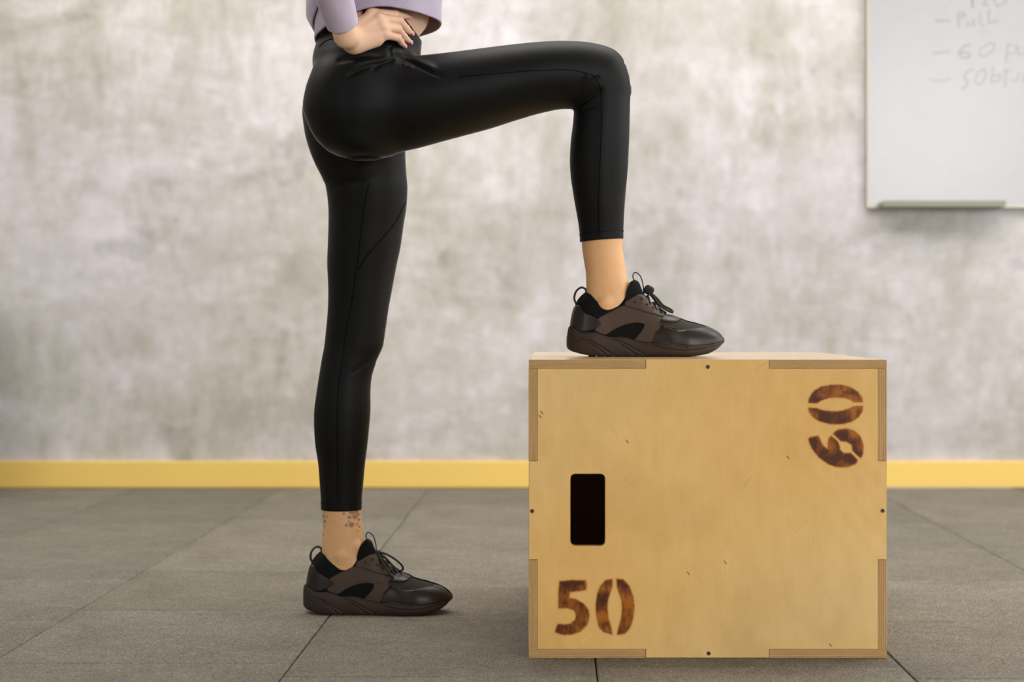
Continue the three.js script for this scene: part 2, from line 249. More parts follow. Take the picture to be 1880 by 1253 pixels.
// ------------------------------------------------------------------ wooden jump box
const BOX = { x: (970.5 - HX) * 2.745 / FPX, z: -2.745, w: 0.6, h: 0.5, d: 0.75, t: 0.0145 };
{
  const B = BOX, t = B.t, W = B.w, Hh = B.h, D = B.d, a0 = 0.196, a1 = 0.403, b0 = 0.1645, b1 = 0.3305;
  const g = thing('plyo_box', 'varnished plywood jump box stencilled 50 and 60 under the raised foot', 'jump box', [B.x + W / 2, 0, B.z - D / 2]);
  // stencil outlines, traced in zooms of the photograph
  const A = pts => pts.map(([x, y]) => [(960 + x / 5.012 - 970.5) / 1096.5, (1208 - 980 - y / 5.012) / 1096.5]);
  const C = pts => pts.map(([x, y]) => [(1380 + x / 4.819 - 970.5) / 1096.5, (1208 - 640 - y / 4.819) / 1096.5]);
  const polys = [
    A([[325, 425], [590, 425], [585, 520], [430, 535], [425, 590], [480, 598], [560, 640], [605, 700], [612, 760], [590, 840], [530, 900], [450, 928], [380, 932], [290, 910], [320, 825], [380, 835], [440, 825], [480, 790], [490, 745], [470, 705], [420, 685], [360, 685], [325, 690]]),
    A([[825, 412], [760, 425], [710, 480], [680, 560], [668, 660], [675, 760], [700, 860], [740, 905], [828, 930], [810, 850], [785, 770], [778, 680], [785, 600], [805, 535], [822, 490]]),
    A([[860, 412], [925, 418], [975, 470], [1010, 560], [1026, 660], [1015, 780], [985, 870], [940, 920], [862, 932], [880, 860], [905, 770], [913, 690], [905, 610], [885, 545], [865, 490]]),
    C([[500, 480], [505, 440], [540, 380], [610, 335], [700, 318], [800, 318], [880, 340], [945, 385], [980, 435], [985, 475], [900, 472], [880, 455], [830, 435], [760, 430], [680, 435], [620, 455], [580, 482]]),
    C([[500, 520], [580, 525], [640, 545], [720, 555], [800, 548], [870, 525], [910, 505], [988, 505], [980, 550], [950, 600], [890, 645], [800, 668], [700, 668], [600, 645], [530, 595], [505, 550]]),
    C([[497, 800], [520, 780], [590, 768], [605, 800], [630, 850], [675, 890], [672, 830], [685, 785], [705, 768], [770, 825], [782, 890], [815, 925], [880, 920], [940, 985], [920, 1020], [850, 1048], [760, 1050], [680, 1025], [590, 960], [530, 880]]),
    C([[715, 750], [760, 715], [830, 703], [910, 725], [965, 780], [992, 860], [985, 930], [965, 972], [890, 905], [885, 850], [840, 822], [790, 820]]),
  ].map(p => { const q = []; for (let i = 0; i < p.length; i++) { const a = p[i], b = p[(i + 1) % p.length]; q.push(a, [(a[0] + b[0]) / 2, (a[1] + b[1]) / 2]); } return q.map((v, i) => { const a = q[(i + q.length - 1) % q.length], b = q[(i + 1) % q.length]; return [v[0] * 0.84 + (a[0] + b[0]) * 0.08, v[1] * 0.84 + (a[1] + b[1]) * 0.08]; }); });
  const boxes = polys.map(p => [Math.min(...p.map(v => v[0])), Math.max(...p.map(v => v[0])), Math.min(...p.map(v => v[1])), Math.max(...p.map(v => v[1]))]);
  function sdPoly(p, x, y) {
    let d = 1e9, s = 1;
    for (let i = 0, j = p.length - 1; i < p.length; j = i, i++) {
      const ex = p[j][0] - p[i][0], ey = p[j][1] - p[i][1], wx = x - p[i][0], wy = y - p[i][1], k = clamp((wx * ex + wy * ey) / (ex * ex + ey * ey), 0, 1), bx = wx - ex * k, by = wy - ey * k;
      d = Math.min(d, bx * bx + by * by);
      const c0 = y >= p[i][1], c1 = y < p[j][1], c2 = ex * wy > ey * wx; if ((c0 && c1 && c2) || (!c0 && !c1 && !c2)) s = -s;
    }
    return s * Math.sqrt(d);
  }
  function birch(x, y, o, seed) {                              // rotary-cut birch veneer: flowing figure, pale patches, small marks
    const warp = fbm(x * 3 + seed, y * 2.2 + seed * 3, 3), cell = fbm(x * 6 + warp * 3, y * 5 + seed, 4) - 0.5;
    const fig = Math.sin((x * 26 + warp * 20 + fbm(x * 2, y * 1.2 + seed, 2) * 14) * 3.1) * 0.5, fib = fbm(x * 420, y * 26 + seed, 3) - 0.5, fleck = fbm(x * 60 + seed, y * 30, 3) - 0.5;
    const amber = fbm(x * 2.2 + 40 + seed, y * 2.6 + 10, 3) - 0.5;
    const t = cell * 17 + fig * 2.6 + fib * 5 + fleck * 9;
    o[0] = 228 + t + amber * 4; o[1] = 188 + t * 1.05 - amber * 14; o[2] = 120 + t * 1.15 - amber * 36;
  }
  const marks = []; { const r = rng(77); for (let i = 0; i < 46; i++) marks.push([r() * 0.6, r() * 0.5, (r() - 0.5) * 0.05, (r() - 0.5) * 0.05, 0.0004 + r() * 0.0006, (r() - 0.35) * 0.16]); for (const [px, py] of [[1445, 837], [990, 762], [993, 755], [1150, 808], [1262, 1050], [1330, 1030], [1523, 1182]]) marks.push([(px - 970.5) / 1096.5, (1208 - py) / 1096.5, 0.003, -0.004, 0.0011, 0.35]); }
  const frontTex = dataTex(1536, 1280, (u, v, o) => {
    const x = u * W, y = v * Hh; birch(x, y, o, 3);
    for (const [mx, my, dx, dy, r, s] of marks) {
      const px = x - mx, py = y - my; if (Math.abs(px) > 0.03 || Math.abs(py) > 0.03) continue;
      const k = clamp((px * dx + py * dy) / (dx * dx + dy * dy + 1e-9), 0, 1), d = Math.hypot(px - k * dx, py - k * dy); if (d < r * 2) { const a = s * (1 - sstep(r * 0.4, r * 1.6, d)); o[0] *= 1 - a; o[1] *= 1 - a; o[2] *= 1 - a; }
    }
    const wear = fbm(x * 8 + 70, y * 8, 4); { const a = sstep(0.5, 0.8, wear) * 0.03; o[0] *= 1 - a; o[1] *= 1 - a * 1.2; o[2] *= 1 - a * 1.5; }
    let d = 1; for (let i = 0; i < polys.length; i++) { const b = boxes[i]; if (x < b[0] - 0.006 || x > b[1] + 0.006 || y < b[2] - 0.006 || y > b[3] + 0.006) continue; d = Math.min(d, sdPoly(polys[i], x, y)); }
    if (d < 0.006) {
      const n = (fbm(x * 260, y * 260, 3) - 0.5) * 0.0012, e = d + n;
      const mott = clamp(0.66 + (fbm(x * 42 + 9, y * 42 + 4, 4) - 0.5) * 3.0 + (fbm(x * 300, y * 60, 2) - 0.5) * 0.7, 0, 1), rim = sstep(0, 0.0035, -d);   // scorched stain, paler at the stencil's rim
      const k = (1 - sstep(-0.0009, 0.0011, e)), dark = clamp(mott * (0.35 + 0.65 * rim), 0, 1);
      const cr = mix(166, 78, dark), cg = mix(96, 34, dark), cb = mix(14, 2, dark), h = (1 - sstep(0.0, 0.0045, e)) * 0.28;
      o[0] = mix(mix(o[0], 190, h), cr, k); o[1] = mix(mix(o[1], 128, h), cg, k); o[2] = mix(mix(o[2], 56, h), cb, k);
    }
  });
  const sideTex = dataTex(512, 512, (u, v, o) => { birch(u * 0.6, v * 0.6, o, 9); });
  const plyTex = dataTex(512, 64, (u, v, o) => {               // nine plies seen on the cut edge
    const l = v * 9, i = Math.floor(l), f = l - i, n = (fbm(u * 90, v * 40 + 3, 3) - 0.5) * 26 + (fbm(u * 12, i * 7.3, 2) - 0.5) * 22, glue = sstep(0.12, 0, Math.min(f, 1 - f)) * 42;
    const b = (i % 2 ? -20 : 4) + n - glue; o[0] = 196 + b; o[1] = 158 + b; o[2] = 106 + b;
  });
  const vf = { clearcoat: 0.12, clearcoatRoughness: 0.4, roughness: 0.55, specularIntensity: 0.6 };
  const frontMat = phys({ map: frontTex, ...vf }), faceMat = phys({ map: sideTex, clearcoat: 1, clearcoatRoughness: 0.16, roughness: 0.4 }), plyMat = phys({ map: plyTex, ...vf });
  function panel(name, pts, hole, place, uvScale, mat, label) {
    const e = 0.0003, bv = 0.0006, s = new THREE.Shape(pts.map(([x, y]) => new THREE.Vector2(x, y)));
    if (hole) { const [x0, y0, x1, y1, r] = hole, h = new THREE.Path(); h.moveTo(x0 + r, y0); h.lineTo(x1 - r, y0); h.quadraticCurveTo(x1, y0, x1, y0 + r); h.lineTo(x1, y1 - r); h.quadraticCurveTo(x1, y1, x1 - r, y1); h.lineTo(x0 + r, y1); h.quadraticCurveTo(x0, y1, x0, y1 - r); h.lineTo(x0, y0 + r); h.quadraticCurveTo(x0, y0, x0 + r, y0); s.holes.push(h); }
    const q = new THREE.ExtrudeGeometry(s, { depth: t - 2 * bv, bevelEnabled: true, bevelThickness: bv, bevelSize: bv, bevelOffset: -bv - e, bevelSegments: 2, curveSegments: 8 });
    q.translate(0, 0, bv);
    const p = q.attributes.position, uv = q.attributes.uv;
    const cap = q.groups[0];
    for (let i = 0; i < p.count; i++) if (i < cap.count) uv.setXY(i, p.getX(i) * uvScale[0], p.getY(i) * uvScale[1]); else uv.setXY(i, (p.getX(i) + p.getY(i)) * 1.7, clamp(p.getZ(i) / t, 0.01, 0.99));
    const m = part(name, q, [mat, plyMat], g); place(m); if (label) m.userData.label = label; return m;
  }
  const X0 = -W / 2, Z1 = D / 2;
  const facePts = [[a0, 0], [a1, 0], [a1, t], [W - t, t], [W - t, b0], [W, b0], [W, b1], [W - t, b1], [W - t, Hh - t], [a1, Hh - t], [a1, Hh], [a0, Hh], [a0, Hh - t], [t, Hh - t], [t, b1], [0, b1], [0, b0], [t, b0], [t, t], [a0, t]];
  const hx0 = (1047.5 - 970.5) / 1096.5, hx1 = (1110.5 - 970.5) / 1096.5, hy0 = (1208 - 1001.5) / 1096.5, hy1 = (1208 - 870) / 1096.5;
  panel('front_panel', facePts, [hx0, hy0, hx1, hy1, 0.009], m => m.position.set(X0, 0, Z1 - t), [1 / W, 1 / Hh], frontMat, 'front plywood panel with stencilled numbers and a hand hole');
  panel('back_panel', facePts, null, m => m.position.set(X0, 0, -Z1), [1.6, 1.6], faceMat);
  const topPts = [[0, 0], [a0, 0], [a0, t], [a1, t], [a1, 0], [W, 0], [W, D], [a1, D], [a1, D - t], [a0, D - t], [a0, D], [0, D]];
  panel('top_panel', topPts, null, m => { m.rotation.x = -Math.PI / 2; m.position.set(X0, Hh - t, Z1); }, [1.6, 1.6], faceMat);
  panel('bottom_panel', topPts, null, m => { m.rotation.x = -Math.PI / 2; m.position.set(X0, 0, Z1); }, [1.6, 1.6], faceMat);
  const sidePts = [[0, t], [D, t], [D, b0], [D - t, b0], [D - t, b1], [D, b1], [D, Hh - t], [0, Hh - t], [0, b1], [t, b1], [t, b0], [0, b0]];
  panel('side_panel', sidePts, null, m => { m.rotation.y = Math.PI / 2; m.position.set(X0, 0, Z1); }, [1.6, 1.6], faceMat);
  panel('side_panel', sidePts, null, m => { m.rotation.y = Math.PI / 2; m.position.set(-X0 - t, 0, Z1); }, [1.6, 1.6], faceMat);
  const screwMat = std({ color: rgb(70, 60, 48), roughness: 0.4, metalness: 0.7 });
  const screwG = new THREE.LatheGeometry([[0, 0.0004], [0.001, 0.0001], [0.0016, 0.0008], [0.0029, 0.0006], [0.0034, 0.0001], [0.0034, -0.001]].map(p => new THREE.Vector2(...p)), 14); screwG.rotateX(Math.PI / 2);
  for (const [px, py] of [[1299.5, 673], [1301, 1199.5], [977, 938], [1620.5, 937.5]]) { const m = part('screw', screwG, screwMat, g); m.position.set((px - 970.5) / 1096.5 + X0, (1208 - py) / 1096.5, Z1 + 0.0002); }
}

// ------------------------------------------------------------------ person: implicit surfaces meshed with surface nets
function surfaceNets(field, lo, hi, cell, coarseSafe = 1.3) {
  const nx = Math.ceil((hi[0] - lo[0]) / cell) + 1, ny = Math.ceil((hi[1] - lo[1]) / cell) + 1, nz = Math.ceil((hi[2] - lo[2]) / cell) + 1;
  const v = new Float32Array(nx * ny * nz), Bk = 8;
  const at = (i, j, k) => (k * ny + j) * nx + i, active = [];
  for (let k0 = 0; k0 < nz; k0 += Bk) for (let j0 = 0; j0 < ny; j0 += Bk) for (let i0 = 0; i0 < nx; i0 += Bk) {
    const c = field(lo[0] + (i0 + Bk / 2) * cell, lo[1] + (j0 + Bk / 2) * cell, lo[2] + (k0 + Bk / 2) * cell), far = Math.abs(c) > Bk * cell * 0.87 * coarseSafe + 0.006;
    if (!far) active.push([i0, j0, k0]);
    for (let k = k0; k < Math.min(nz, k0 + Bk); k++) for (let j = j0; j < Math.min(ny, j0 + Bk); j++) for (let i = i0; i < Math.min(nx, i0 + Bk); i++) v[at(i, j, k)] = far ? c : field(lo[0] + i * cell, lo[1] + j * cell, lo[2] + k * cell);
  }
  const vi = new Int32Array(nx * ny * nz).fill(-1), pos = [], idx = [];
  const near = new Set(); for (const [i, j, k] of active) near.add(i / Bk + 4096 * (j / Bk) + 4096 * 4096 * (k / Bk));
  const cells = [];
  for (const [i0, j0, k0] of active) for (let k = Math.max(0, k0 - 1); k < Math.min(nz - 1, k0 + Bk); k++) for (let j = Math.max(0, j0 - 1); j < Math.min(ny - 1, j0 + Bk); j++) for (let i = Math.max(0, i0 - 1); i < Math.min(nx - 1, i0 + Bk); i++) {
    if (vi[at(i, j, k)] !== -1) continue;
    let sx = 0, sy = 0, sz = 0, n = 0;
    const e = (ai, aj, ak, bi, bj, bk) => { const a = v[at(i + ai, j + aj, k + ak)], b = v[at(i + bi, j + bj, k + bk)]; if ((a < 0) !== (b < 0)) { const t = a / (a - b); sx += ai + (bi - ai) * t; sy += aj + (bj - aj) * t; sz += ak + (bk - ak) * t; n++; } };
    for (let a = 0; a < 2; a++) for (let b = 0; b < 2; b++) { e(0, a, b, 1, a, b); e(a, 0, b, a, 1, b); e(a, b, 0, a, b, 1); }
    if (!n) { vi[at(i, j, k)] = -2; continue; }
    vi[at(i, j, k)] = pos.length / 3; pos.push(lo[0] + (i + sx / n) * cell, lo[1] + (j + sy / n) * cell, lo[2] + (k + sz / n) * cell); cells.push(i, j, k);
  }
  const quad = (a, b, c, d, flip) => { if (a < 0 || b < 0 || c < 0 || d < 0) return; if (flip) idx.push(a, c, b, a, d, c); else idx.push(a, b, c, a, c, d); };
  for (let q = 0; q < cells.length; q += 3) {
    const i = cells[q], j = cells[q + 1], k = cells[q + 2], a = v[at(i, j, k)] < 0;
    if (j > 0 && k > 0 && a !== (v[at(i + 1, j, k)] < 0)) quad(vi[at(i, j, k)], vi[at(i, j - 1, k)], vi[at(i, j - 1, k - 1)], vi[at(i, j, k - 1)], !a);
    if (i > 0 && k > 0 && a !== (v[at(i, j + 1, k)] < 0)) quad(vi[at(i, j, k)], vi[at(i, j, k - 1)], vi[at(i - 1, j, k - 1)], vi[at(i - 1, j, k)], !a);
    if (i > 0 && j > 0 && a !== (v[at(i, j, k + 1)] < 0)) quad(vi[at(i, j, k)], vi[at(i - 1, j, k)], vi[at(i - 1, j - 1, k)], vi[at(i, j - 1, k)], !a);
  }
  // pull the vertices onto the surface and take the normals from the field
  const nor = new Float32Array(pos.length), h = cell * 0.45;
  for (let q = 0; q < pos.length; q += 3) {
    let x = pos[q], y = pos[q + 1], z = pos[q + 2], gx, gy, gz, l;
    for (let it = 0; it < 2; it++) {
      gx = (field(x + h, y, z) - field(x - h, y, z)) / (2 * h); gy = (field(x, y + h, z) - field(x, y - h, z)) / (2 * h); gz = (field(x, y, z + h) - field(x, y, z - h)) / (2 * h); l = Math.hypot(gx, gy, gz) || 1;
      if (it === 0) { const d = clamp(field(x, y, z) / (l * l), -cell * 0.4, cell * 0.4); x -= gx * d; y -= gy * d; z -= gz * d; }
    }
    pos[q] = x; pos[q + 1] = y; pos[q + 2] = z; nor[q] = gx / l; nor[q + 1] = gy / l; nor[q + 2] = gz / l;
  }
  const g = new THREE.BufferGeometry(); g.setAttribute('position', new THREE.Float32BufferAttribute(pos, 3)); g.setAttribute('normal', new THREE.BufferAttribute(nor, 3)); g.setIndex(idx); return g;
}
const smin = (a, b, k) => { const h = Math.max(k - Math.abs(a - b), 0) / k; return Math.min(a, b) - h * h * k * 0.25; };
const LUTN = 600;
function lut(rows, key) {                                     // rows sorted by key -> smooth tables of the other columns
  rows = rows.slice().sort((p, q) => p[key] - q[key]); const k0 = rows[0][key], k1 = rows[rows.length - 1][key], cols = [];
  for (const c of ['c', 'a', 'b', 'z']) {
    const f = pchip(rows.map(r => r[key]), rows.map(r => r[c])); let t = new Float32Array(LUTN + 2); for (let i = 0; i <= LUTN + 1; i++) t[i] = f(k0 + (k1 - k0) * Math.min(i, LUTN) / LUTN);
    for (let p = 0; p < 4; p++) { const s = t.slice(); for (let i = 3; i < LUTN - 3; i++) s[i] = (t[i - 3] + t[i - 2] + t[i - 1] + t[i] + t[i + 1] + t[i + 2] + t[i + 3]) / 7; t = s; }
    cols.push(t);
  }
  return { k0, k1, cols };
}
function tubeUp(rows) {                                       // [py, left px, right px, half depth, distance]: slices at constant height
  const L = lut(rows.map(([py, l, r, b, Z]) => ({ k: EYE - (py - HY) * Z / FPX, c: ((l + r) / 2 - HX) * Z / FPX, a: (r - l) / 2 * Z / FPX, b, z: -Z })), 'k'), [C, A, B, Zc] = L.cols, s = LUTN / (L.k1 - L.k0);
  return (x, y, z) => {
    const yc = clamp(y, L.k0, L.k1), f = (yc - L.k0) * s, i = f | 0, t = f - i;
    const c = C[i] + (C[i + 1] - C[i]) * t, a = A[i] + (A[i + 1] - A[i]) * t, b = B[i] + (B[i + 1] - B[i]) * t, zc = Zc[i] + (Zc[i + 1] - Zc[i]) * t;
    const u = (x - c) / a, w = (z - zc) / b, d = (Math.sqrt(u * u + w * w) - 1) * Math.min(a, b), o = Math.abs(y - yc);
    return o > 0 ? Math.hypot(Math.max(d, 0), o) : d;
  };
}
function tubeAlong(rows) {                                    // [px, top py, bottom py, half depth, distance]: slices at constant x
  const L = lut(rows.map(([px, t, bt, b, Z]) => ({ k: (px - HX) * Z / FPX, c: EYE - ((t + bt) / 2 - HY) * Z / FPX, a: (bt - t) / 2 * Z / FPX, b, z: -Z })), 'k'), [C, A, B, Zc] = L.cols, s = LUTN / (L.k1 - L.k0);
  return (x, y, z) => {
    const xc = clamp(x, L.k0, L.k1), f = (xc - L.k0) * s, i = f | 0, t = f - i;
    const c = C[i] + (C[i + 1] - C[i]) * t, a = A[i] + (A[i + 1] - A[i]) * t, b = B[i] + (B[i + 1] - B[i]) * t, zc = Zc[i] + (Zc[i + 1] - Zc[i]) * t;
    const u = (y - c) / a, w = (z - zc) / b, d = (Math.sqrt(u * u + w * w) - 1) * Math.min(a, b), o = Math.abs(x - xc);
    return o > 0 ? Math.hypot(Math.max(d, 0), o) : d;
  };
}
function capsule(p, q, r0, r1) {
  const bx = q.x - p.x, by = q.y - p.y, bz = q.z - p.z, l2 = bx * bx + by * by + bz * bz;
  return (x, y, z) => { const ax = x - p.x, ay = y - p.y, az = z - p.z, t = clamp((ax * bx + ay * by + az * bz) / l2, 0, 1); return Math.hypot(ax - bx * t, ay - by * t, az - bz * t) - (r0 + (r1 - r0) * t); };
}
const ZF = 3.185, ZN = 3.02;                                  // distance of the standing foot and of the raised foot
const legFar = tubeUp([
  [225, 640, 730, .070, 3.165], [277, 602, 743, .080, 3.168], [317, 597, 745.6, .082, 3.172], [341, 597.7, 748, .081, 3.174], [350, 600, 748, .081, 3.175], [376, 603, 746.4, .079, 3.177], [412, 603.5, 741, .076, 3.18], [457, 602, 734.6, .072, 3.182], [482, 601, 729, .069, 3.183],
  [530, 603, 720, .064, 3.185], [572, 602, 712.5, .059, 3.185], [614, 598, 706.5, .055, 3.185], [637, 595.5, 703, .053, 3.185], [654, 592, 695, .052, 3.185], [675, 588.5, 687.5, .052, 3.185], [691, 586, 682.5, .052, 3.185], [717, 582, 680, .053, 3.185],
  [756, 577, 680, .054, 3.185], [787, 577, 677.5, .053, 3.185], [821, 579.5, 674, .050, 3.185], [852, 584.5, 670, .046, 3.185], [886, 587, 667, .042, 3.185], [921, 589.5, 664, .0385, 3.185], [950, 590.5, 663, .036, 3.185], [1000, 590.5, 663, .036, 3.185]]);
const ankleFar = tubeUp([[870, 590, 662, .040, ZF], [936, 592, 662.5, .036, ZF], [966, 592.8, 665, .0335, ZF], [993, 591.8, 667.5, .032, ZF], [1017, 591, 672, .031, ZF], [1035, 592, 680, .030, ZF], [1058, 590, 694, .029, ZF], [1085, 585, 712, .028, ZF], [1105, 584, 720, .024, ZF]]);
const thighNear = tubeAlong([
  [610, 140, 270, .070, 3.005], [640, 112, 290, .086, 3.0], [698, 108, 286.5, .088, 3.0], [744, 105.5, 277, .087, 3.0], [769, 103, 271.5, .086, 3.0], [800, 100, 263, .084, 3.0], [850, 94, 249.5, .080, 3.002], [900, 87.5, 236, .076, 3.005], [950, 81.5, 220, .071, 3.008], [1000, 77, 206, .066, 3.01], [1034, 75.8, 200, .062, 3.012],
  [1060, 76.3, 200, .059, 3.014], [1085, 79, 202, .055, 3.015], [1104, 82.8, 205, .051, 3.016], [1123, 89, 208, .046, 3.017], [1140, 102, 205, .036, 3.018], [1149, 118, 198, .027, 3.018], [1155, 143, 185, .016, 3.018], [1157, 160, 172, .006, 3.018]]);
const shinNear = tubeUp([
  [112, 1090, 1118, .020, 3.018], [125, 1072, 1146, .036, 3.018], [143, 1064, 1155, .044, 3.018], [172, 1056, 1157.4, .049, 3.018], [204, 1053.6, 1156.6, .052, 3.018], [229, 1051.5, 1156, .053, 3.018], [265, 1047.3, 1155, .054, 3.018], [294, 1046, 1153.6, .053, 3.018], [323, 1047.5, 1151.6, .051, 3.018], [355, 1052, 1148.7, .048, 3.018],
  [384, 1057, 1146.5, .045, 3.018], [413, 1062, 1145, .041, 3.018], [445, 1065.5, 1143.8, .038, 3.018], [480, 1068, 1143.8, .037, 3.018]]);
const ankleNear = tubeUp([[400, 1068, 1143, .040, ZN], [446, 1068, 1142.5, .0365, ZN], [480, 1072, 1146.2, .0335, ZN], [498, 1075, 1149, .032, ZN], [516, 1076, 1154, .031, ZN], [540, 1076, 1161, .030, ZN], [562, 1073, 1170, .029, ZN], [590, 1070, 1190, .028, ZN], [615, 1068, 1200, .025, ZN]]);
const pelvis = tubeUp([
  [0, 612, 779, .120, 3.075], [20, 609, 776, .122, 3.075], [58, 597, 773, .130, 3.075], [78, 586.5, 771.5, .138, 3.075], [93, 582, 770, .146, 3.08], [110, 578.5, 769, .154, 3.08], [130, 579, 764, .158, 3.085], [160, 583, 745, .158, 3.085], [200, 590, 735, .15, 3.09], [240, 610, 720, .125, 3.1], [270, 640, 700, .07, 3.12]]);
const lobeNear = tubeUp([[84, 640, 720, .045, 3.02], [96, 604, 745, .070, 3.01], [115, 585, 755, .082, 3.0], [135, 572.5, 758, .089, 2.997], [165, 561.5, 758, .093, 2.995], [185, 557.5, 755, .094, 2.995], [203, 557.5, 750, .094, 2.995], [229, 566, 740, .092, 2.997], [251, 577, 735, .088, 3.0], [271, 595, 725, .081, 3.0], [282, 613, 715, .072, 3.0], [287, 628, 706, .058, 3.0], [289, 652, 690, .020, 3.0]]);
const lobeFar = tubeUp([[84, 640, 720, .045, 3.13], [96, 604, 745, .070, 3.15], [120, 582.5, 758, .085, 3.165], [159, 564.5, 760, .094, 3.17], [196, 556.5, 755, .096, 3.17], [214, 556, 750, .096, 3.17], [244, 560, 745, .093, 3.17], [277, 569, 742, .090, 3.17], [304, 580, 738, .087, 3.172], [325, 591, 735, .084, 3.173], [336, 597, 725, .080, 3.174], [341, 606, 700, .06, 3.174], [344, 630, 660, .015, 3.174]]);
// creases of the fabric, as lines on the near side of the hip and knee: [depth, width, points in photograph pixels, distance]
const creases = [
  [.0040, .0050, [[615, 113], [640, 109], [672, 105], [716, 104]], 2.92], [.0032, .0045, [[633, 147], [662, 131], [692, 118], [722, 107]], 2.92], [.0030, .0040, [[681, 134], [695, 121], [710, 112], [725, 106]], 2.92],
  [.0034, .0036, [[722, 105], [742, 106], [756, 113], [775, 124], [800, 137], [818, 144]], 2.93], [.0018, .0035, [[713, 78], [713, 90], [716, 103]], 2.92], [.0016, .004, [[738, 108], [737, 116], [739, 124]], 2.92], [.0022, .0035, [[715, 88], [732, 92], [748, 99], [758, 106]], 2.92],
  [.0018, .0035, [[1056, 190], [1070, 165], [1090, 146], [1105, 138]], 2.96], [.0022, .004, [[1053, 196], [1075, 182], [1096, 168], [1110, 162]], 2.96], [.0018, .0035, [[1054, 186], [1064, 158], [1078, 137]], 2.96], [.0014, .0035, [[1060, 200], [1085, 196], [1102, 190]], 2.96],
  [.0012, .005, [[600, 345], [640, 340], [680, 335]], 3.11], [.0010, .005, [[640, 690], [670, 668], [690, 660]], 3.13]
].map(([d, w, pts, Z]) => { const q = pts.map(p => PX(p[0], p[1], Z)); return { d, w, q, z0: -Z, x0: Math.min(...q.map(p => p.x)) - .02, x1: Math.max(...q.map(p => p.x)) + .02, y0: Math.min(...q.map(p => p.y)) - .02, y1: Math.max(...q.map(p => p.y)) + .02 }; });
const ridges = [[.0030, .006, [[722, 100], [745, 100], [762, 107], [785, 119], [806, 131]], 2.93], [.0020, .007, [[640, 120], [680, 111], [718, 108]], 2.92], [.002, .006, [[715, 114], [740, 117], [760, 122]], 2.92], [.0016, .005, [[735, 110], [743, 121]], 2.92]]
  .map(([d, w, pts, Z]) => { const q = pts.map(p => PX(p[0], p[1], Z)); return { d: -d, w, q, z0: -Z, x0: Math.min(...q.map(p => p.x)) - .02, x1: Math.max(...q.map(p => p.x)) + .02, y0: Math.min(...q.map(p => p.y)) - .02, y1: Math.max(...q.map(p => p.y)) + .02 }; });
const folds = [...creases, ...ridges];
function foldAt(x, y, z) {
  let s = 0;
  for (const f of folds) {
    if (x < f.x0 || x > f.x1 || y < f.y0 || y > f.y1 || Math.abs(z - f.z0) > 0.07) continue;
    let m = 1e9, best = 0; const n = f.q.length - 1;
    for (let i = 0; i < n; i++) { const a = f.q[i], b = f.q[i + 1], bx = b.x - a.x, by = b.y - a.y, t = clamp(((x - a.x) * bx + (y - a.y) * by) / (bx * bx + by * by), 0, 1), dx = x - a.x - bx * t, dy = y - a.y - by * t, d = dx * dx + dy * dy; if (d < m) { m = d; best = (i + t) / n; } }
    s += f.d * Math.exp(-m / (f.w * f.w)) * sstep(0, 0.18, best) * sstep(1, 0.8, best) * 1.0;
  }
  return s;
}
function legs(x, y, z) {
  const far = smin(lobeFar(x, y, z), legFar(x, y, z), .006);
  const near = smin(smin(lobeNear(x, y, z), thighNear(x, y, z), .022), shinNear(x, y, z), .007);
  const p = pelvis(x, y, z);
  return smin(smin(p, near, .02), smin(p, far, .02), .008);
}
const waistTop = (x, z) => { const px = x * FPX / 3.0 + HX; return EYE - (mix(mix(26, 30, sstep(640, 745, px)), 60, sstep(738, 776, px)) - HY) * 2.97 / FPX; };
const hemFar = EYE - (935.5 - HY) * ZF / FPX, hemNear = x => EYE - (mix(444, 438, (x * FPX / 3.018 + HX - 1066) / 78) - HY) * 3.018 / FPX;
function leggingsField(x, y, z) {
  let d = legs(x, y, z) + foldAt(x, y, z);
  d = Math.max(d, y - waistTop(x, z));
  if (x < -0.2) d = Math.max(d, hemFar - y); else if (x > -0.02) d = Math.max(d, hemNear(x) - y);
  return d;
}
// skin: the same limbs a little slimmer under the fabric, ankles, feet, torso and arm in one surface
const torso = tubeUp([[-420, 660, 735, .050, 3.075], [-380, 640, 770, .090, 3.075], [-340, 620, 800, .15, 3.075], [-250, 608, 815, .150, 3.075], [-120, 606, 808, .135, 3.075], [-40, 610, 797, .122, 3.075], [0, 611, 792, .118, 3.075], [25, 610, 788, .119, 3.075], [42, 605, 784.5, .121, 3.075], [60, 602, 770, .124, 3.075], [90, 605, 750, .11, 3.08]]);
const shoulder = PX(680, -385, 2.93), elbow = PX(590, -150, 2.74), wristTop = PX(622, 30, 2.845), wrist = PX(636, 66, 2.872);
const footFar = [PX(600, 1085, ZF), PX(690, 1105, ZF), PX(760, 1115, ZF)], footNear = [PX(1090, 607, ZN), PX(1190, 628, ZN), PX(1260, 640, ZN)];
const bodyParts = [capsule(shoulder, elbow, .040, .030), capsule(elbow, wristTop, .030, .021), capsule(wristTop, wrist, .0215, .0195), capsule(PX(697, -380, 3.075), PX(705, -470, 3.07), .055, .05), capsule(PX(680, -385, 3.22), PX(640, -160, 3.36), .04, .03),
  capsule(footFar[0], footFar[1], .024, .022), capsule(footFar[1], footFar[2], .022, .016), capsule(footNear[0], footNear[1], .024, .022), capsule(footNear[1], footNear[2], .022, .016)];
const bumps = [[PX(627, 1022, ZF - .0275), .009], [PX(1112, 556, ZN - .0265), .010], [PX(655, 1003, ZF - .020), .007], [PX(1136, 528, ZN - .020), .007]];
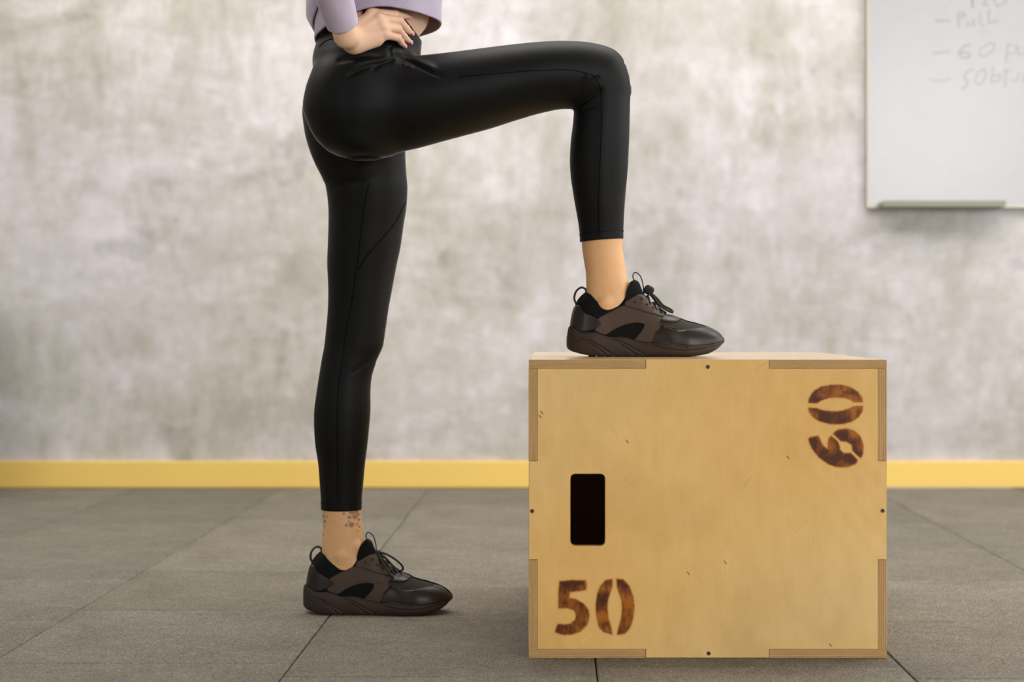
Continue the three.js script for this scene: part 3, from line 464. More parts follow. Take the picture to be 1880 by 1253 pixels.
function bodyField(x, y, z) {
  const below = x < -0.2 ? y < hemFar + .03 : (x > -0.02 && y < hemNear(x) + .03);
  let d = legs(x, y, z) + 0.010;
  if (x < -0.15) d = Math.max(d, hemFar - .01 - y); else d = Math.max(d, hemNear(x) - .01 - y);
  d = Math.max(d, y - (waistTop(x, z) - 0.03));
  d = Math.min(d, smin(ankleFar(x, y, z), d, .004)); d = Math.min(d, smin(ankleNear(x, y, z), d, .004));
  d = smin(d, torso(x, y, z), .01);
  for (const c of bodyParts) d = smin(d, c(x, y, z), .012);
  if (y < 0.75) for (const [p, r] of bumps) d = smin(d, Math.hypot(x - p.x, y - p.y, (z - p.z) * 1.6) - r, .010);
  return d;
}
function hitZ(field, px, py, zStart = 2.6, zEnd = 3.4) {      // first surface met along a line of sight
  let Z = zStart, f; for (; Z < zEnd; Z += .002) { const p = PX(px, py, Z); f = field(p.x, p.y, p.z); if (f < 0) break; }
  let a = Z - .002, b = Z; for (let i = 0; i < 12; i++) { const m = (a + b) / 2, p = PX(px, py, m); if (field(p.x, p.y, p.z) < 0) b = m; else a = m; }
  return (a + b) / 2;
}
const hipSurface = (x, y, z) => Math.min(legs(x, y, z), torso(x, y, z));
const over = (px, py, off) => PX(px, py, hitZ(hipSurface, px, py) - off);

// hand on the hip: wrist, four metacarpals, four bent fingers, thumb tucked behind under the sweater
const fingers = [
  { mcp: over(684, 25, .026), pip: over(724, 25, .024), dip: over(741, 28, .013), tip: over(750, 30.5, .0065), r: [.0096, .0074, .0062, .0052] },
  { mcp: over(697, 35, .030), pip: over(733, 37.5, .028), dip: over(745.5, 52, .015), tip: over(754.5, 60.5, .0065), r: [.0098, .0078, .0066, .0052] },
  { mcp: over(702, 49, .029), pip: over(730.5, 53, .027), dip: over(742.5, 68, .014), tip: over(752, 77, .0065), r: [.0094, .0073, .0062, .0050] },
  { mcp: over(706, 63, .024), pip: over(730, 69.5, .021), dip: over(736.5, 78, .012), tip: over(741.5, 83.5, .006), r: [.0085, .0066, .0055, .0045] }];
const carpus = over(646, 70, .028), heel = over(650, 82, .020), thumbBase = over(652, 45, .018);
const handBones = [];
fingers.forEach((f, i) => {
  const base = carpus.clone().lerp(f.mcp, 0.12).add(new THREE.Vector3(0, [.008, .003, -.003, -.008][i], 0));
  handBones.push([capsule(base, f.mcp, [.0135, .0135, .0135, .0135][i], f.r[0]), .014]);
});
handBones.push([capsule(wrist, carpus, .0195, .0185), .014], [capsule(heel, over(690, 74, .015), .0155, .0115), .014], [capsule(carpus, over(690, 48, .012), .016, .012), .012]);
handBones.push([capsule(wristTop, wrist, .0205, .0195), .012]);
const thumbJ = [thumbBase, over(655, 22, .012), over(648, 2, .010), over(640, -14, .008)];
handBones.push([capsule(carpus, thumbJ[1], .013, .011), .012], [capsule(thumbJ[1], thumbJ[2], .0105, .009), .004], [capsule(thumbJ[2], thumbJ[3], .009, .007), .003]);
const fingerBones = fingers.map(f => [capsule(f.mcp, f.pip, f.r[0], f.r[1]), capsule(f.pip, f.dip, f.r[1], f.r[2]), capsule(f.dip, f.tip, f.r[2], f.r[3])]);
const knuckles = fingers.map(f => f.mcp.clone().add(new THREE.Vector3(-.002, .002, .006)));
// tendons fan out from the wrist to the knuckles
const tendons = fingers.map((f, i) => capsule(carpus.clone().lerp(f.mcp, .25).add(new THREE.Vector3(0, [.008, .003, -.003, -.007][i], .0085 + .003)), f.mcp.clone().add(new THREE.Vector3(0, 0, f.r[0] - .0014)), .0028, .0032));
function handField(x, y, z) {
  let d = 1; for (const [c, k] of handBones) d = smin(d, c(x, y, z), k);
  for (const t of tendons) d = smin(d, t(x, y, z), .005);
  for (const p of knuckles) d = smin(d, Math.hypot(x - p.x, y - p.y, z - p.z) - .0062, .006);
  let e = 1;
  for (const b of fingerBones) { let q = smin(smin(b[0](x, y, z), b[1](x, y, z), .003), b[2](x, y, z), .003); e = smin(e, q, .0016); }
  return smin(d, e, .0065);
}

// ---- materials of the person
const fabricTex = dataTex(256, 256, (u, v, o) => { o[0] = o[1] = o[2] = 128 + Math.sin(u * 256 * Math.PI) * 30 + (vnoise(u * 256, v * 128) - .5) * 60; }, false);
const leggingMat = phys({ color: new THREE.Color(0.003, 0.0033, 0.0036), roughness: 0.52, sheen: 1, sheenRoughness: 0.3, sheenColor: new THREE.Color(1.0, 0.9, 0.76), specularIntensity: 0.34 });
const skinMat = phys({ vertexColors: true, roughness: 0.48, specularIntensity: 0.55, sheen: 0.1, sheenColor: new THREE.Color(1, .6, .45) });
const ribTex = dataTex(512, 16, (u, v, o) => { o[0] = o[1] = o[2] = 128 + Math.cos(u * Math.PI * 2 * 64) * 100; }, false);
const lilac = (o = {}) => phys({ color: rgb(196, 183, 205), roughness: 0.85, sheen: 0.4, sheenRoughness: 0.6, sheenColor: new THREE.Color(.8, .75, .85), ...o });
const knitMat = lilac({ bumpMap: (() => { const t = ribTex.clone(); t.repeat.set(8, 1); t.needsUpdate = true; return t; })(), bumpScale: 0.0012 });
const sweaterMat = lilac();

const person = thing('person', 'person in black leggings and lilac sweater with one foot up on the wooden box', 'person', [0, 0, 0]);
// skin colours: two tones by height, rosier over knuckles and finger ends, ink dots of an ankle tattoo
const tattoo = []; {
  const Tz = (x, y, r) => tattoo.push([PX(530 + x / 5.448, 920 + y / 5.448, ZF), r * 1.2 / 5.448 * ZF / FPX]);
  for (const [x, y, r] of [[360, 145, 17], [402, 143, 10], [375, 195, 17], [350, 215, 12], [370, 245, 10], [355, 330, 11], [345, 170, 10], [575, 108, 14], [628, 148, 19], [678, 145, 26], [620, 188, 11], [597, 226, 15], [645, 222, 27], [695, 222, 10], [655, 105, 18], [690, 100, 18], [712, 180, 14], [716, 250, 10], [636, 100, 14], [700, 290, 8], [706, 130, 16]]) Tz(x, y, r);
}
const nailSpots = fingers.map((f, i) => ({ f, dir: f.tip.clone().sub(f.dip).normalize() }));
const skinBase = [0.80, 0.525, 0.36], legBase = [0.70, 0.41, 0.205];  // tanner legs; hand tone also raised, light from above put into its colour
function paintSkin(g) {
  const p = g.attributes.position, c = new Float32Array(p.count * 3), rosy = [];
  for (const f of fingers) rosy.push([f.mcp, .010, .5], [f.pip, .007, .5], [f.tip, .010, .55]);
  for (let i = 0; i < p.count; i++) {
    const x = p.getX(i), y = p.getY(i), z = p.getZ(i); let pink = 0, ink = 0;
    if (y > 1.0) for (const [q, r, s] of rosy) pink += s * Math.exp(-((x - q.x) ** 2 + (y - q.y) ** 2 + (z - q.z) ** 2) / (r * r));
    if (y < 0.25 && z > -ZF - 0.002 && x < -0.3) for (const [q, r] of tattoo) { const d = Math.hypot(x - q.x, y - q.y); ink = Math.max(ink, (1 - sstep(r * .55, r * 1.05, d)) * .72); }
    const n = (fbm(x * 90 + z * 60, y * 90, 3) - .5) * .10, k = Math.min(pink, .8);
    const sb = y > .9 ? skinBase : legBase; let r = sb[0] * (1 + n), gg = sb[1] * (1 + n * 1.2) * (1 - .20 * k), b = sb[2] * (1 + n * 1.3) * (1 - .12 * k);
    c[i * 3] = mix(r, .16, ink); c[i * 3 + 1] = mix(gg, .10, ink); c[i * 3 + 2] = mix(b, .125, ink);
  }
  g.setAttribute('color', new THREE.BufferAttribute(c, 3)); return g;
}
{
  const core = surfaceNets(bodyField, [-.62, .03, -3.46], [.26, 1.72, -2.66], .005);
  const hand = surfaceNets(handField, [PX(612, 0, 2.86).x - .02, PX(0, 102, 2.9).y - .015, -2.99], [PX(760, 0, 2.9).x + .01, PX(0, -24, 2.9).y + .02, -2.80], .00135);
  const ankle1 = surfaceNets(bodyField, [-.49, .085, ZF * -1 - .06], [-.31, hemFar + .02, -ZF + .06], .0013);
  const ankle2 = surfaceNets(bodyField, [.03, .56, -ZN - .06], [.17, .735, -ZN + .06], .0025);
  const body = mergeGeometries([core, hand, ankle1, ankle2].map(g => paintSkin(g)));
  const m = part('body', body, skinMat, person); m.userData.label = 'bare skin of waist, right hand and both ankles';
}
{
  const g = surfaceNets(leggingsField, [-.56, .185, -3.30], [.17, 1.17, -2.86], .0026);
  const lg = part('leggings', g, leggingMat, person); lg.userData.label = 'black high waisted ankle length leggings';
  const seamMat = phys({ color: new THREE.Color(0.001, 0.001, 0.0012), roughness: 0.9, specularIntensity: 0.1 });
  const seamLine = (pts, r = .00065) => { const c = new THREE.CatmullRomCurve3(pts.map(([x, y]) => new THREE.Vector3(x, y, 0))), q = c.getPoints(50).map(v => PX(v.x, v.y, hitZ(leggingsField, v.x, v.y) - r * .15)); part('seam', tube(q, r, 120, 6), seamMat, lg); };
  seamLine([[677, 338], [667, 390], [660, 450], [655, 490], [648, 540], [637, 600], [628, 664], [620, 725], [619, 786], [620, 863], [621, 925]]);
  seamLine([[744, 372], [728, 405], [700, 440], [675, 468], [658, 494]], .0009);
  seamLine([[1088, 138], [1100, 155], [1104, 200], [1102, 290], [1099, 360], [1099, 436]]);
  seamLine([[842, 141], [900, 136], [980, 130], [1050, 129], [1088, 138]]);
  seamLine([[586, 86], [597, 76], [612, 70.5]], .001);
  const ring = (y, cx, cz, n = 72) => { const q = []; for (let i = 0; i < n; i++) { const a = i / n * Math.PI * 2; let r = .1; for (; r > .01; r -= .0005) { const x = cx + Math.cos(a) * r; if (leggingsField(x, typeof y === 'function' ? y(x) : y, cz + Math.sin(a) * r) < 0) break; } const x = cx + Math.cos(a) * r; q.push(new THREE.Vector3(x, typeof y === 'function' ? y(x) : y, cz + Math.sin(a) * r)); } return q; };
  const hem = (yb, cx, cz) => {                               // turned-up hem: a thin doubled band round the ankle
    const yAt = (x, o) => (typeof yb === 'function' ? yb(x) : yb) + o, rows = [.0150, .0145, .011, .007, .004].map(o => ring(typeof yb === 'function' ? x => yb(x) + o : yb + o, cx, cz)), n = rows[0].length;
    const offs = [[0, 0, -.0004], [1, 0, .0007], [2, 0, .0008], [3, 0, .0008], [4, -.003, .0008], [4, -.0042, .0006], [4, -.0046, -.0004], [4, -.0044, -.004]];
    part('hem_band', gridGeo(n, offs.length - 1, (u, v) => { const i = Math.round(u * n) % n, [k, dy, dr] = offs[Math.round(v * (offs.length - 1))], p = rows[k][i], l = Math.hypot(p.x - cx, p.z - cz); return [p.x + (p.x - cx) / l * dr, p.y + dy, p.z + (p.z - cz) / l * dr]; }), leggingMat, lg);
    part('hem_stitch', tube(ring(typeof yb === 'function' ? x => yb(x) + .0135 : yb + .0135, cx, cz).map(p => { const l = Math.hypot(p.x - cx, p.z - cz); return new THREE.Vector3(p.x + (p.x - cx) / l * .0006, p.y, p.z + (p.z - cz) / l * .0006); }), .0006, 160, 6, true), seamMat, lg);
  };
  hem(hemFar, PX(627, 0, ZF).x, -ZF); hem(hemNear, PX(1105, 0, 3.018).x, -3.018);
}
{
  const nailMat = phys({ color: rgb(242, 140, 142), roughness: 0.22, clearcoat: 0.6, clearcoatRoughness: .1 });
  for (const { f, dir } of nailSpots) {
    const out = new THREE.Vector3(0.25, 0.05, 1); out.addScaledVector(dir, -out.dot(dir)).normalize(); const side = new THREE.Vector3().crossVectors(out, dir);
    const g = new THREE.SphereGeometry(1, 16, 10); g.scale(f.r[3] * .86, .0064, .0014);
    const mtx = new THREE.Matrix4().makeBasis(side.clone().negate(), dir, out); g.applyMatrix4(mtx);
    const c = f.tip.clone().addScaledVector(out, f.r[3] * .84).addScaledVector(dir, .0004); g.translate(c.x, c.y, c.z);
    const m = part('fingernail', g, nailMat, person); m.userData.label = 'coral pink polished nail';
  }
}

// ---- cropped sweater: ribbed hem band, blousing body, sleeves with cuffs
{
  const sw = new THREE.Group(); sw.name = 'sweater'; sw.userData.label = 'lilac cropped knit sweater'; person.add(sw);
  const cx = (Y) => (697 - HX) * 3.06 / FPX - 0.004, cz = -3.075;
  // section of the torso by angle: 0 front, 90 near side, 180 back
  const hemY = a => { const c = Math.cos(a), s = Math.sin(a); return 1.118 + .008 * Math.max(0, c) - .034 * Math.pow(Math.max(0, -c), 1.6) + (s > 0 ? .006 * Math.exp(-((a - 1.35) ** 2) / .12) : 0); };
  const rad = (a, y) => {
    const c = Math.cos(a), s = Math.sin(a), t = clamp((y - 1.08) / .35, 0, 1);
    const ax = c > 0 ? mix(.113, .118, t) : mix(.113, .116, t), az = s > 0 ? mix(.168, .16, t) : mix(.15, .16, t);
    return [ax * c, az * s];
  };
  const wob = (a, y) => 1 + .012 * Math.sin(a * 5 + y * 30) + .008 * Math.sin(a * 9 - y * 50);
  // double-walled shell so that the hem shows its thickness and the inside
  const shell = (y0, y1, th, grow, nv) => {
    const lips = 6, f = (u, v) => {
      const a = u * Math.PI * 2; let k = v * (2 * nv + lips), y, off;
      if (k < nv) { y = mix(y1(a), y0(a), k / nv); off = th; } else if (k < nv + lips) { const e = (k - nv) / lips * Math.PI; y = y0(a) - Math.sin(e) * th * .5; off = th * .5 + Math.cos(e) * th * .5; } else { y = mix(y0(a), y1(a), (k - nv - lips) / nv); off = 0; }
      const [rx, rz] = rad(a, y), w = wob(a, y), g = 1 + (off + grow(a, y)) / .13;
      return [cx(y) + rx * w * g, y, cz + rz * w * g];
    };
    return gridGeo(160, 2 * nv + lips, f);
  };
  const bandTop = a => hemY(a) + .075;
  part('hem_band', shell(hemY, bandTop, .0045, () => 0, 14), knitMat, sw);
  const lip = a => 1.155 - .046 * Math.pow(Math.max(0, -Math.cos(a)), 3) + .03 * Math.max(0, Math.cos(a)) + .022 * Math.max(0, Math.sin(a));
  part('sweater_body', shell(lip, () => 1.60, .005, (a, y) => .006 + .012 * sstep(1.6, 1.2, y) * Math.max(.25, -Math.cos(a)) * sstep(lip(a) - .004, lip(a) + .022, y), 26), sweaterMat, sw);
  part('shoulder_yoke', (() => { const g = gridGeo(96, 14, (u, v) => { const a = u * Math.PI * 2, [rx, rz] = rad(a, 1.6), k = Math.cos(v * Math.PI / 2 * .78) * 1.09; return [cx(1.6) + rx * k * 1.02, 1.598 + Math.sin(v * Math.PI / 2 * .78) * .085, cz + rz * k * 1.05]; }, true); return g; })(), sweaterMat, sw);
  // sleeves: tube along the arm, its cuff turned in around the wrist
  const sleeve = (pts, rads, name) => {
    const curve = new THREE.CatmullRomCurve3(pts, false, 'centripetal'), fr = curve.computeFrenetFrames(90, false), rt = table(rads), nv = 90, lips = 8, inner = 6;
    const g = gridGeo(48, nv + lips + inner, (u, v) => {
      const a = u * Math.PI * 2, k = v * (nv + lips + inner); let t, off = 0, ext = 0;
      if (k <= nv) t = k / nv; else if (k <= nv + lips) { t = 1; const e = (k - nv) / lips * Math.PI; off = -(1 - Math.cos(e)) * .0025; ext = Math.sin(e) * .0025; } else { t = 1 - (k - nv - lips) / inner * .06; off = -.006; }
      const i = Math.min(90, Math.round(t * 90)), p = curve.getPointAt(t), n = fr.normals[i], b = fr.binormals[i], tg = fr.tangents[i], w = 1 + (t < .96 ? .03 * Math.sin(a * 3 + t * 40) * (1 - t) + .012 * Math.sin(a * 5 + t * 25) : 0), r = rt(t) * w + off;
      return [p.x + (n.x * Math.cos(a) + b.x * Math.sin(a)) * r + tg.x * ext, p.y + (n.y * Math.cos(a) + b.y * Math.sin(a)) * r + tg.y * ext, p.z + (n.z * Math.cos(a) + b.z * Math.sin(a)) * r + tg.z * ext];
    });
    part(name, g, sweaterMat, sw);
  };
  sleeve([PX(690, -400, 2.96), PX(650, -300, 2.84), PX(596, -160, 2.74), PX(600, -70, 2.775), PX(615.5, 0, 2.825), PX(628.5, 43, 2.858)], [[0, .07], [.25, .06], [.5, .05], [.72, .040], [.85, .034], [.95, .0305], [1, .0282]], 'sleeve');
  sleeve([PX(690, -400, 3.19), PX(665, -300, 3.28), PX(640, -160, 3.36), PX(650, -90, 3.34), PX(665, -40, 3.28)], [[0, .07], [.3, .06], [.6, .05], [.9, .035], [1, .03]], 'sleeve');
}

// ------------------------------------------------------------------ running shoes, traced from the raised shoe: x from heel to toe, y up from the ground
{
  const K = 3.03 / (FPX * 5.53), sx = zx => (zx - 105) * K, sy = zy => (985 - zy) * K, L = sx(1702);
  const curve = rows => table(rows.map(([x, y]) => [sx(x), sy(y)]));
  const topLine = curve([[132, 780], [150, 640], [185, 500], [215, 430], [255, 380], [300, 350], [340, 368], [400, 430], [460, 470], [520, 484], [600, 455], [680, 405], [760, 378], [850, 362], [890, 382], [950, 430], [1000, 480], [1060, 532], [1110, 562], [1170, 574], [1250, 605], [1330, 635], [1430, 660], [1550, 700], [1640, 750], [1685, 795], [1702, 838]]);
  const openness = table([[sx(105), .66], [sx(520), .66], [sx(680), .76], [sx(850), .9], [sx(950), .985], [sx(1050), 1], [sx(1702), 1]]);
  const soleTop = curve([[105, 800], [128, 690], [150, 672], [200, 715], [260, 742], [380, 740], [450, 760], [560, 790], [650, 786], [780, 815], [900, 840], [960, 848], [1030, 832], [1090, 820], [1200, 848], [1330, 866], [1500, 862], [1640, 836], [1690, 815], [1702, 800]]);
  const soleBottom = curve([[105, 880], [115, 905], [200, 945], [350, 974], [460, 980], [1340, 980], [1500, 960], [1620, 905], [1680, 850], [1702, 812]]);
  const plan = table([[0, 0], [.006, .0095], [.02, .0175], [.05, .0255], [.10, .0315], [.18, .0345], [.3, .0345], [.42, .0355], [.55, .0410], [.67, .0455], [.75, .0455], [.83, .0415], [.90, .0340], [.95, .0250], [.98, .0155], [.994, .0085], [1, 0]]);
  const backEdge = table([[sy(860), sx(118)], [sy(760), sx(134)], [sy(700), sx(146)], [sy(600), sx(160)], [sy(500), sx(184)], [sy(440), sx(207)], [sy(380), sx(252)], [sy(340), sx(300)]]);
  const base = x => soleTop(x) - .006;
  function width(x, y) { const xb = backEdge(y), s = clamp((x - xb) / (L - xb), 0, 1), yb = base(x), H = yb + (topLine(x) - yb) / openness(x), u = clamp((y - yb) / Math.max(H - yb, 1e-4), 0, 1); return plan(s) * Math.sqrt(Math.max(0, 1 - Math.pow(u, 2.5))); }
  const ease = s => .5 - .5 * Math.cos(Math.PI * s), xs = s => mix(s, ease(s), .75) * L;
  const upperSide = sgn => gridGeo(150, 52, (u, v) => {
    const x = sx(132) + (L - sx(132)) * mix(u, ease(u), .75), c = topLine(x), yb = Math.min(base(x), c), nv = 44 / 52;
    if (v <= nv) { const t = Math.sin(v / nv * Math.PI / 2), y = mix(yb, c, t); return [x, y, sgn * width(x, y)]; }
    const k = (v - nv) / (1 - nv), w = width(x, c); return [x, c + Math.sin(Math.min(1, k * 2) * Math.PI) * .002 - Math.max(0, k - .3) * .035 * Math.min(1, w / .012), sgn * Math.max(0, w - Math.min(w, .0055) * Math.min(1, k * 1.6))];
  }, sgn < 0);
  // moulded grooves of the midsole side
  const grooves = [[[215, 800], [330, 822], [420, 868], [540, 950]], [[330, 850], [420, 900], [470, 950]], [[560, 802], [660, 838], [760, 890], [880, 962]], [[640, 860], [730, 915], [790, 965]], [[950, 862], [1080, 900], [1220, 918], [1400, 912], [1640, 868]], [[1090, 826], [1150, 850], [1230, 890]], [[130, 835], [170, 842], [240, 838]], [[1010, 850], [1120, 862], [1300, 893]]].map(l => l.map(([x, y]) => [sx(x), sy(y)]));
  const grooveAt = (x, y) => { let m = 1; for (const l of grooves) for (let i = 0; i < l.length - 1; i++) { const [ax, ay] = l[i], [bx, by] = l[i + 1], t = clamp(((x - ax) * (bx - ax) + (y - ay) * (by - ay)) / ((bx - ax) ** 2 + (by - ay) ** 2), 0, 1); m = Math.min(m, Math.hypot(x - ax - t * (bx - ax), y - ay - t * (by - ay))); } return Math.exp(-((m / .0013) ** 2)); };
  const soleSide = sgn => gridGeo(260, 60, (u, v) => {
    const x = L * mix(u, ease(u), .75), y0 = Math.min(soleBottom(x), soleTop(x)), y1 = soleTop(x), w0 = plan(clamp(x / L, 0, 1)) * 1.06 + .0012 * sstep(0, .02, x) * sstep(L, L - .02, x);
    if (v < .15) { const k = v / .15; return [x, y0, sgn * w0 * .93 * k]; }
    if (v > .9) { const k = (v - .9) / .1; return [x, y1, sgn * w0 * .97 * (1 - k)]; }
    const t = (v - .15) / .75, y = mix(y0, y1, t), bulge = 1 - .07 * Math.pow(Math.abs(2 * t - 1), 3) + .025 * Math.sin(t * Math.PI);
    return [x, y, sgn * Math.max(0, w0 * bulge - .0016 * grooveAt(x, y))];
  }, sgn < 0);
  const P3 = (x, y, t, sgn) => {                              // point lifted off the upper by t
    const e = .0006; let w = width(x, y); const wx = clamp((width(x + e, y) - width(x - e, y)) / (2 * e), -3, 3), wy = clamp((width(x, y + e) - width(x, y - e)) / (2 * e), -3, 3), l = Math.hypot(wx, wy, 1);
    return [x - wx / l * t, y - wy / l * t, sgn * (w + t / l)];
  };
  function overlay(lower, upper, t = .0013, nu = 48, nv = 14) { // a sewn-on panel between two traced edges, both sides of the shoe
    const cv = l => { const c = new THREE.CatmullRomCurve3(l.map(([x, y]) => new THREE.Vector3(sx(x), sy(y), 0)), false, 'centripetal'); return s => c.getPoint(s); }, lo = cv(lower), up = cv(upper);
    return merged([1, -1].map(sgn => gridGeo(nu + 2, nv + 2, (u, v) => {
      const i = Math.round(u * (nu + 2)), j = Math.round(v * (nv + 2)), edge = i === 0 || j === 0 || i === nu + 2 || j === nv + 2, uu = clamp((i - 1) / nu, 0, 1), vv = clamp((j - 1) / nv, 0, 1);
      const a = lo(uu), b = up(uu), x = mix(a.x, b.x, vv), y = mix(a.y, b.y, vv), c = Math.min(y, topLine(x) - .0004); return P3(x, c, edge ? -.0008 : t, sgn);
    }, sgn < 0)));
  }
  const bootieMat = phys({ color: new THREE.Color(.003, .0032, .004), roughness: .8, specularIntensity: .3, sheen: .15, sheenColor: new THREE.Color(.2, .2, .22) });
  const cageMat = phys({ color: rgb(68, 53, 42), roughness: .5, specularIntensity: .6 }), leatherMat = phys({ color: rgb(34, 26, 20), roughness: .36, specularIntensity: .7 }), soleMat = phys({ color: rgb(50, 38, 31), roughness: .55, specularIntensity: .6 }), meshMat = phys({ color: rgb(42, 35, 28), roughness: .75, specularIntensity: .5 }), tread = std({ color: rgb(24, 21, 20), roughness: .8 }), laceMat = std({ color: rgb(30, 27, 24), roughness: .7 }), stitchMat = std({ color: rgb(96, 82, 70), roughness: .7 });
  const outsole = () => { const gs = []; for (let i = 0; i < 12; i++) { const x = sx(330) + i * .0158, w = plan(clamp(x / L, 0, 1)), yb = soleBottom(x + .006); for (const s of [-1, 1]) { const q = new RoundedBoxGeometry(.0125, yb + .003, w * .82, 1, .001); q.translate(x + .006, (yb + .003) / 2, s * w * .49); gs.push(q); } } return merged(gs); };
  const tongue = () => { const l = table([[sy(440), sx(760)], [sy(400), sx(690)], [sy(330), sx(705)], [sy(260), sx(731)], [sy(222), sx(766)], [sy(212), sx(796)]].sort((a, b) => a[0] - b[0])), r = table([[sy(212), sx(804)], [sy(228), sx(832)], [sy(290), sx(861)], [sy(355), sx(890)], [sy(440), sx(955)]].sort((a, b) => a[0] - b[0]));
    return merged([gridGeo(28, 28, (u, v) => { const a = (u - .5) * 2, y = mix(sy(440), sy(212.5), Math.sin(v * Math.PI / 2)), w = mix(.026, .014, v ** 3); return [r(y) - (r(y) - l(y)) * Math.pow(Math.abs(a), 2.2) * .98, y, -a * w]; }), gridGeo(28, 28, (u, v) => { const a = (u - .5) * 2, y = mix(sy(440), sy(212.5), Math.sin(v * Math.PI / 2)), w = mix(.026, .014, v ** 3), R = r(y) - Math.min(.008, (r(y) - l(y)) * .7); return [R - Math.max(0, R - l(y)) * Math.pow(Math.abs(a), 2.2) * .98, y, a * w * .985]; })]); };
  function shoe(label, pos, tied) {
    const g = new THREE.Group(); g.name = 'running_shoe'; g.position.set(...pos); g.userData.label = label; person.add(g);
    const add = (n, geo, m, lab) => { const q = part(n, geo, m, g); if (lab) q.userData.label = lab; return q; };
    add('upper', merged([upperSide(1), upperSide(-1)]), bootieMat, 'black stretch fabric bootie');
    add('midsole', merged([soleSide(1), soleSide(-1)]), soleMat, 'dark brown grooved midsole'); add('outsole', outsole(), tread);
    add('heel_counter', overlay([[146, 655], [160, 690], [200, 732], [280, 738], [360, 718], [466, 655]], [[160, 600], [172, 540], [192, 490], [226, 472], [300, 552], [466, 640]], .0022), leatherMat, 'padded leather heel counter');
    add('cage_panel', merged([overlay([[385, 728], [490, 762], [600, 697], [720, 652], [820, 640], [890, 655], [1030, 634]], [[425, 598], [500, 556], [590, 512], [680, 476], [800, 512], [930, 552], [1070, 598]], .0012, 60), overlay([[890, 652], [872, 715], [832, 765], [785, 822]], [[1034, 630], [1036, 690], [990, 750], [945, 846]], .0012, 30)]), cageMat, 'brown matte side cage with open window');
    add('eyestay', overlay([[684, 468], [800, 503], [930, 546], [1085, 588]], [[694, 436], [850, 368], [950, 440], [1085, 562]], .0022, 40), cageMat);
    add('toe_box', overlay([[1034, 650], [1090, 702], [1170, 702], [1230, 748], [1330, 722], [1500, 700]], [[1060, 604], [1110, 600], [1250, 612], [1330, 640], [1430, 664], [1540, 698]], .0008), meshMat, 'dark mesh toe box');
    add('mudguard', overlay([[948, 846], [1100, 845], [1330, 874], [1500, 868], [1640, 842], [1698, 812]], [[1000, 765], [1090, 690], [1200, 722], [1330, 716], [1540, 697], [1690, 800]], .0016, 60), leatherMat, 'smooth leather toe guard');
    add('vamp_flap', overlay([[1046, 628], [1130, 640], [1215, 637], [1252, 612]], [[1072, 592], [1112, 566], [1180, 577], [1254, 607]], .0026, 24, 8), leatherMat);
    const st = [[[1030, 640], [1050, 690], [1000, 755], [950, 835]], [[1030, 640], [1062, 602]], [[1090, 690], [1170, 694], [1230, 742], [1330, 716], [1500, 694]], [[490, 765], [600, 699], [720, 654], [820, 642], [886, 660], [868, 718], [785, 815]], [[245, 530], [300, 556], [466, 642]], [[690, 470], [850, 522], [1080, 592]]];
    add('stitching', merged(st.flatMap(l => [1, -1].map(s => tube(new THREE.CatmullRomCurve3(l.map(([x, y]) => new THREE.Vector3(sx(x), sy(y), 0)), false, 'centripetal').getPoints(40).map(v => new THREE.Vector3(...P3(v.x, Math.min(v.y, topLine(v.x) - .0006), .0017, s))), .00042, 80, 5)))), stitchMat);
    add('tongue', tongue(), bootieMat);
    add('heel_loop', tube([[sx(212), sy(470), 0], [sx(184), sy(400), 0], [sx(205), sy(325), 0], [sx(258), sy(288), 0], [sx(300), sy(310), 0], [sx(300), sy(360), 0]], .0022, 40, 6).scale(1, 1, 2.6), laceMat);
    add('tongue_loop', tube([[sx(790), sy(225), 0], [sx(777), sy(165), 0], [sx(800), sy(136), 0], [sx(846), sy(165), 0], [sx(876), sy(240), 0], [sx(890), sy(370), 0]], .0012, 50, 6), laceMat);
    for (const [x, y] of [[790, 443], [855, 412], [905, 470], [965, 505], [1045, 555]]) for (const s of [1, -1]) { const p = P3(sx(x), sy(y), .0024, s), q = new THREE.TorusGeometry(.0018, .0008, 6, 14); q.translate(...p); add('eyelet', q, tread); }
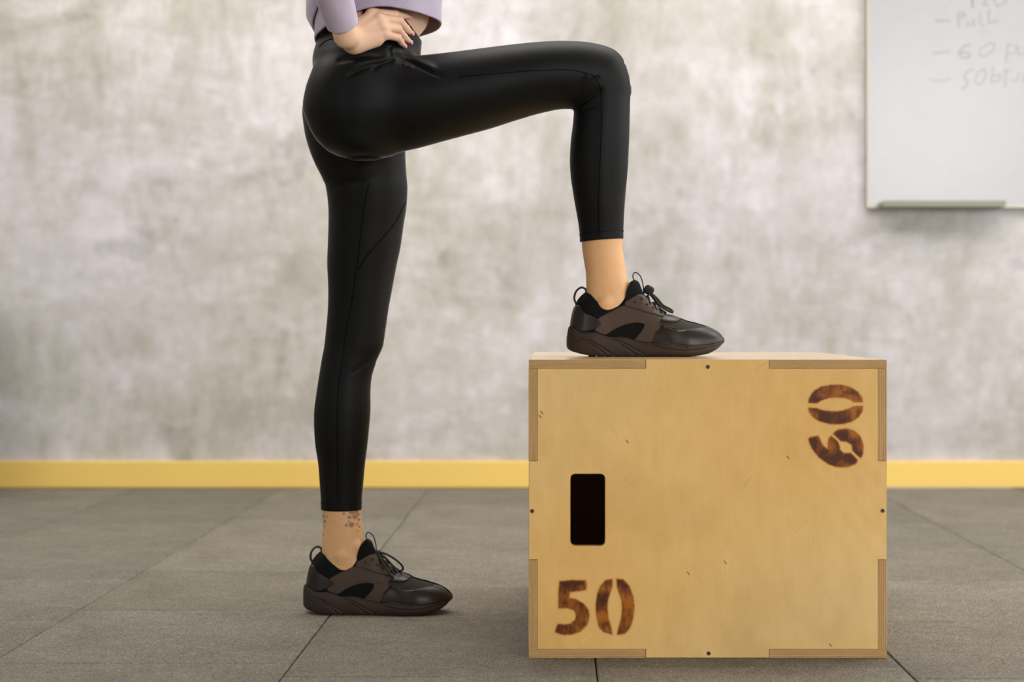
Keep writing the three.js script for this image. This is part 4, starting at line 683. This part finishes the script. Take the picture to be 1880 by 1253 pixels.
    const bars = []; for (const [x, dx] of [[880, 18], [925, 25], [985, 28], [1045, 25]]) { const c = sx(x), y = topLine(c); for (const d of [-1, 1]) { const pts = []; for (let k = -4; k <= 4; k++) { const z = k / 4 * .021, xx = c + d * k / 4 * dx * K * .9; pts.push([xx, y + .0045 - Math.pow(Math.abs(k) / 4, 2) * .0135, z]); } bars.push(tube(pts, .0019, 30, 6)); } }
    add('laces', merged(bars), laceMat);
    const V = (x, y, z) => [sx(x), sy(y), z];
    if (tied === 'bow') {
      add('lace_bow', merged([tube([V(905, 350, .002), V(980, 352, .012), V(1080, 400, .016), V(1160, 470, .014), V(1175, 520, .008), V(1140, 545, .002), V(1070, 500, .0), V(990, 420, .0), V(915, 360, .0)], .0021, 90, 7), tube([V(905, 360, .006), V(960, 430, .022), V(1040, 550, .030), V(1085, 600, .030), V(1060, 620, .030), V(1000, 580, .029), V(940, 470, .022), V(905, 365, .008)], .0020, 90, 7), tube([V(905, 355, 0), V(985, 440, .014), V(1090, 560, .02), V(1112, 585, .02)], .0018, 40, 7), tube([V(905, 355, 0), V(960, 400, -.014), V(1040, 500, -.026)], .0018, 40, 7)]), laceMat, 'tied lace bow with two loops');
      const k = new THREE.IcosahedronGeometry(.0062, 3); k.scale(1.1, .9, 1.2); k.translate(...V(906, 352, .002)); add('lace_knot', k, laceMat);
    } else {
      add('lace_bow', merged([tube([V(935, 335, .002), V(985, 385, .008), V(1050, 470, .012), V(1130, 525, .014), V(1178, 540, .012), V(1160, 515, .010), V(1080, 470, .009), V(1020, 400, .006), V(960, 345, .002)], .0021, 90, 7), tube([V(930, 330, 0), V(990, 400, -.008), V(1060, 500, -.014), V(1120, 545, -.018)], .0019, 40, 7), tube([V(900, 385, .004), V(930, 370, .008), V(950, 345, .004)], .0020, 20, 7)]), laceMat, 'cord ends falling over the toe');
      const k = new RoundedBoxGeometry(.019, .017, .014, 4, .0065); k.rotateZ(-.5); k.translate(...V(938, 315, .001)); add('cord_lock', k, tread, 'black cord lock on the laces');
    }
  }
  shoe('black and brown running shoe planted on the wooden box', [PX(1040, 0, ZN).x, BOX.h + .0002, -ZN], 'lock');
  shoe('black and brown running shoe with tied bow standing on the rubber floor', [PX(556.5, 0, ZF).x, .0002, -ZF], 'bow');
}
renderer.render(scene, camera);
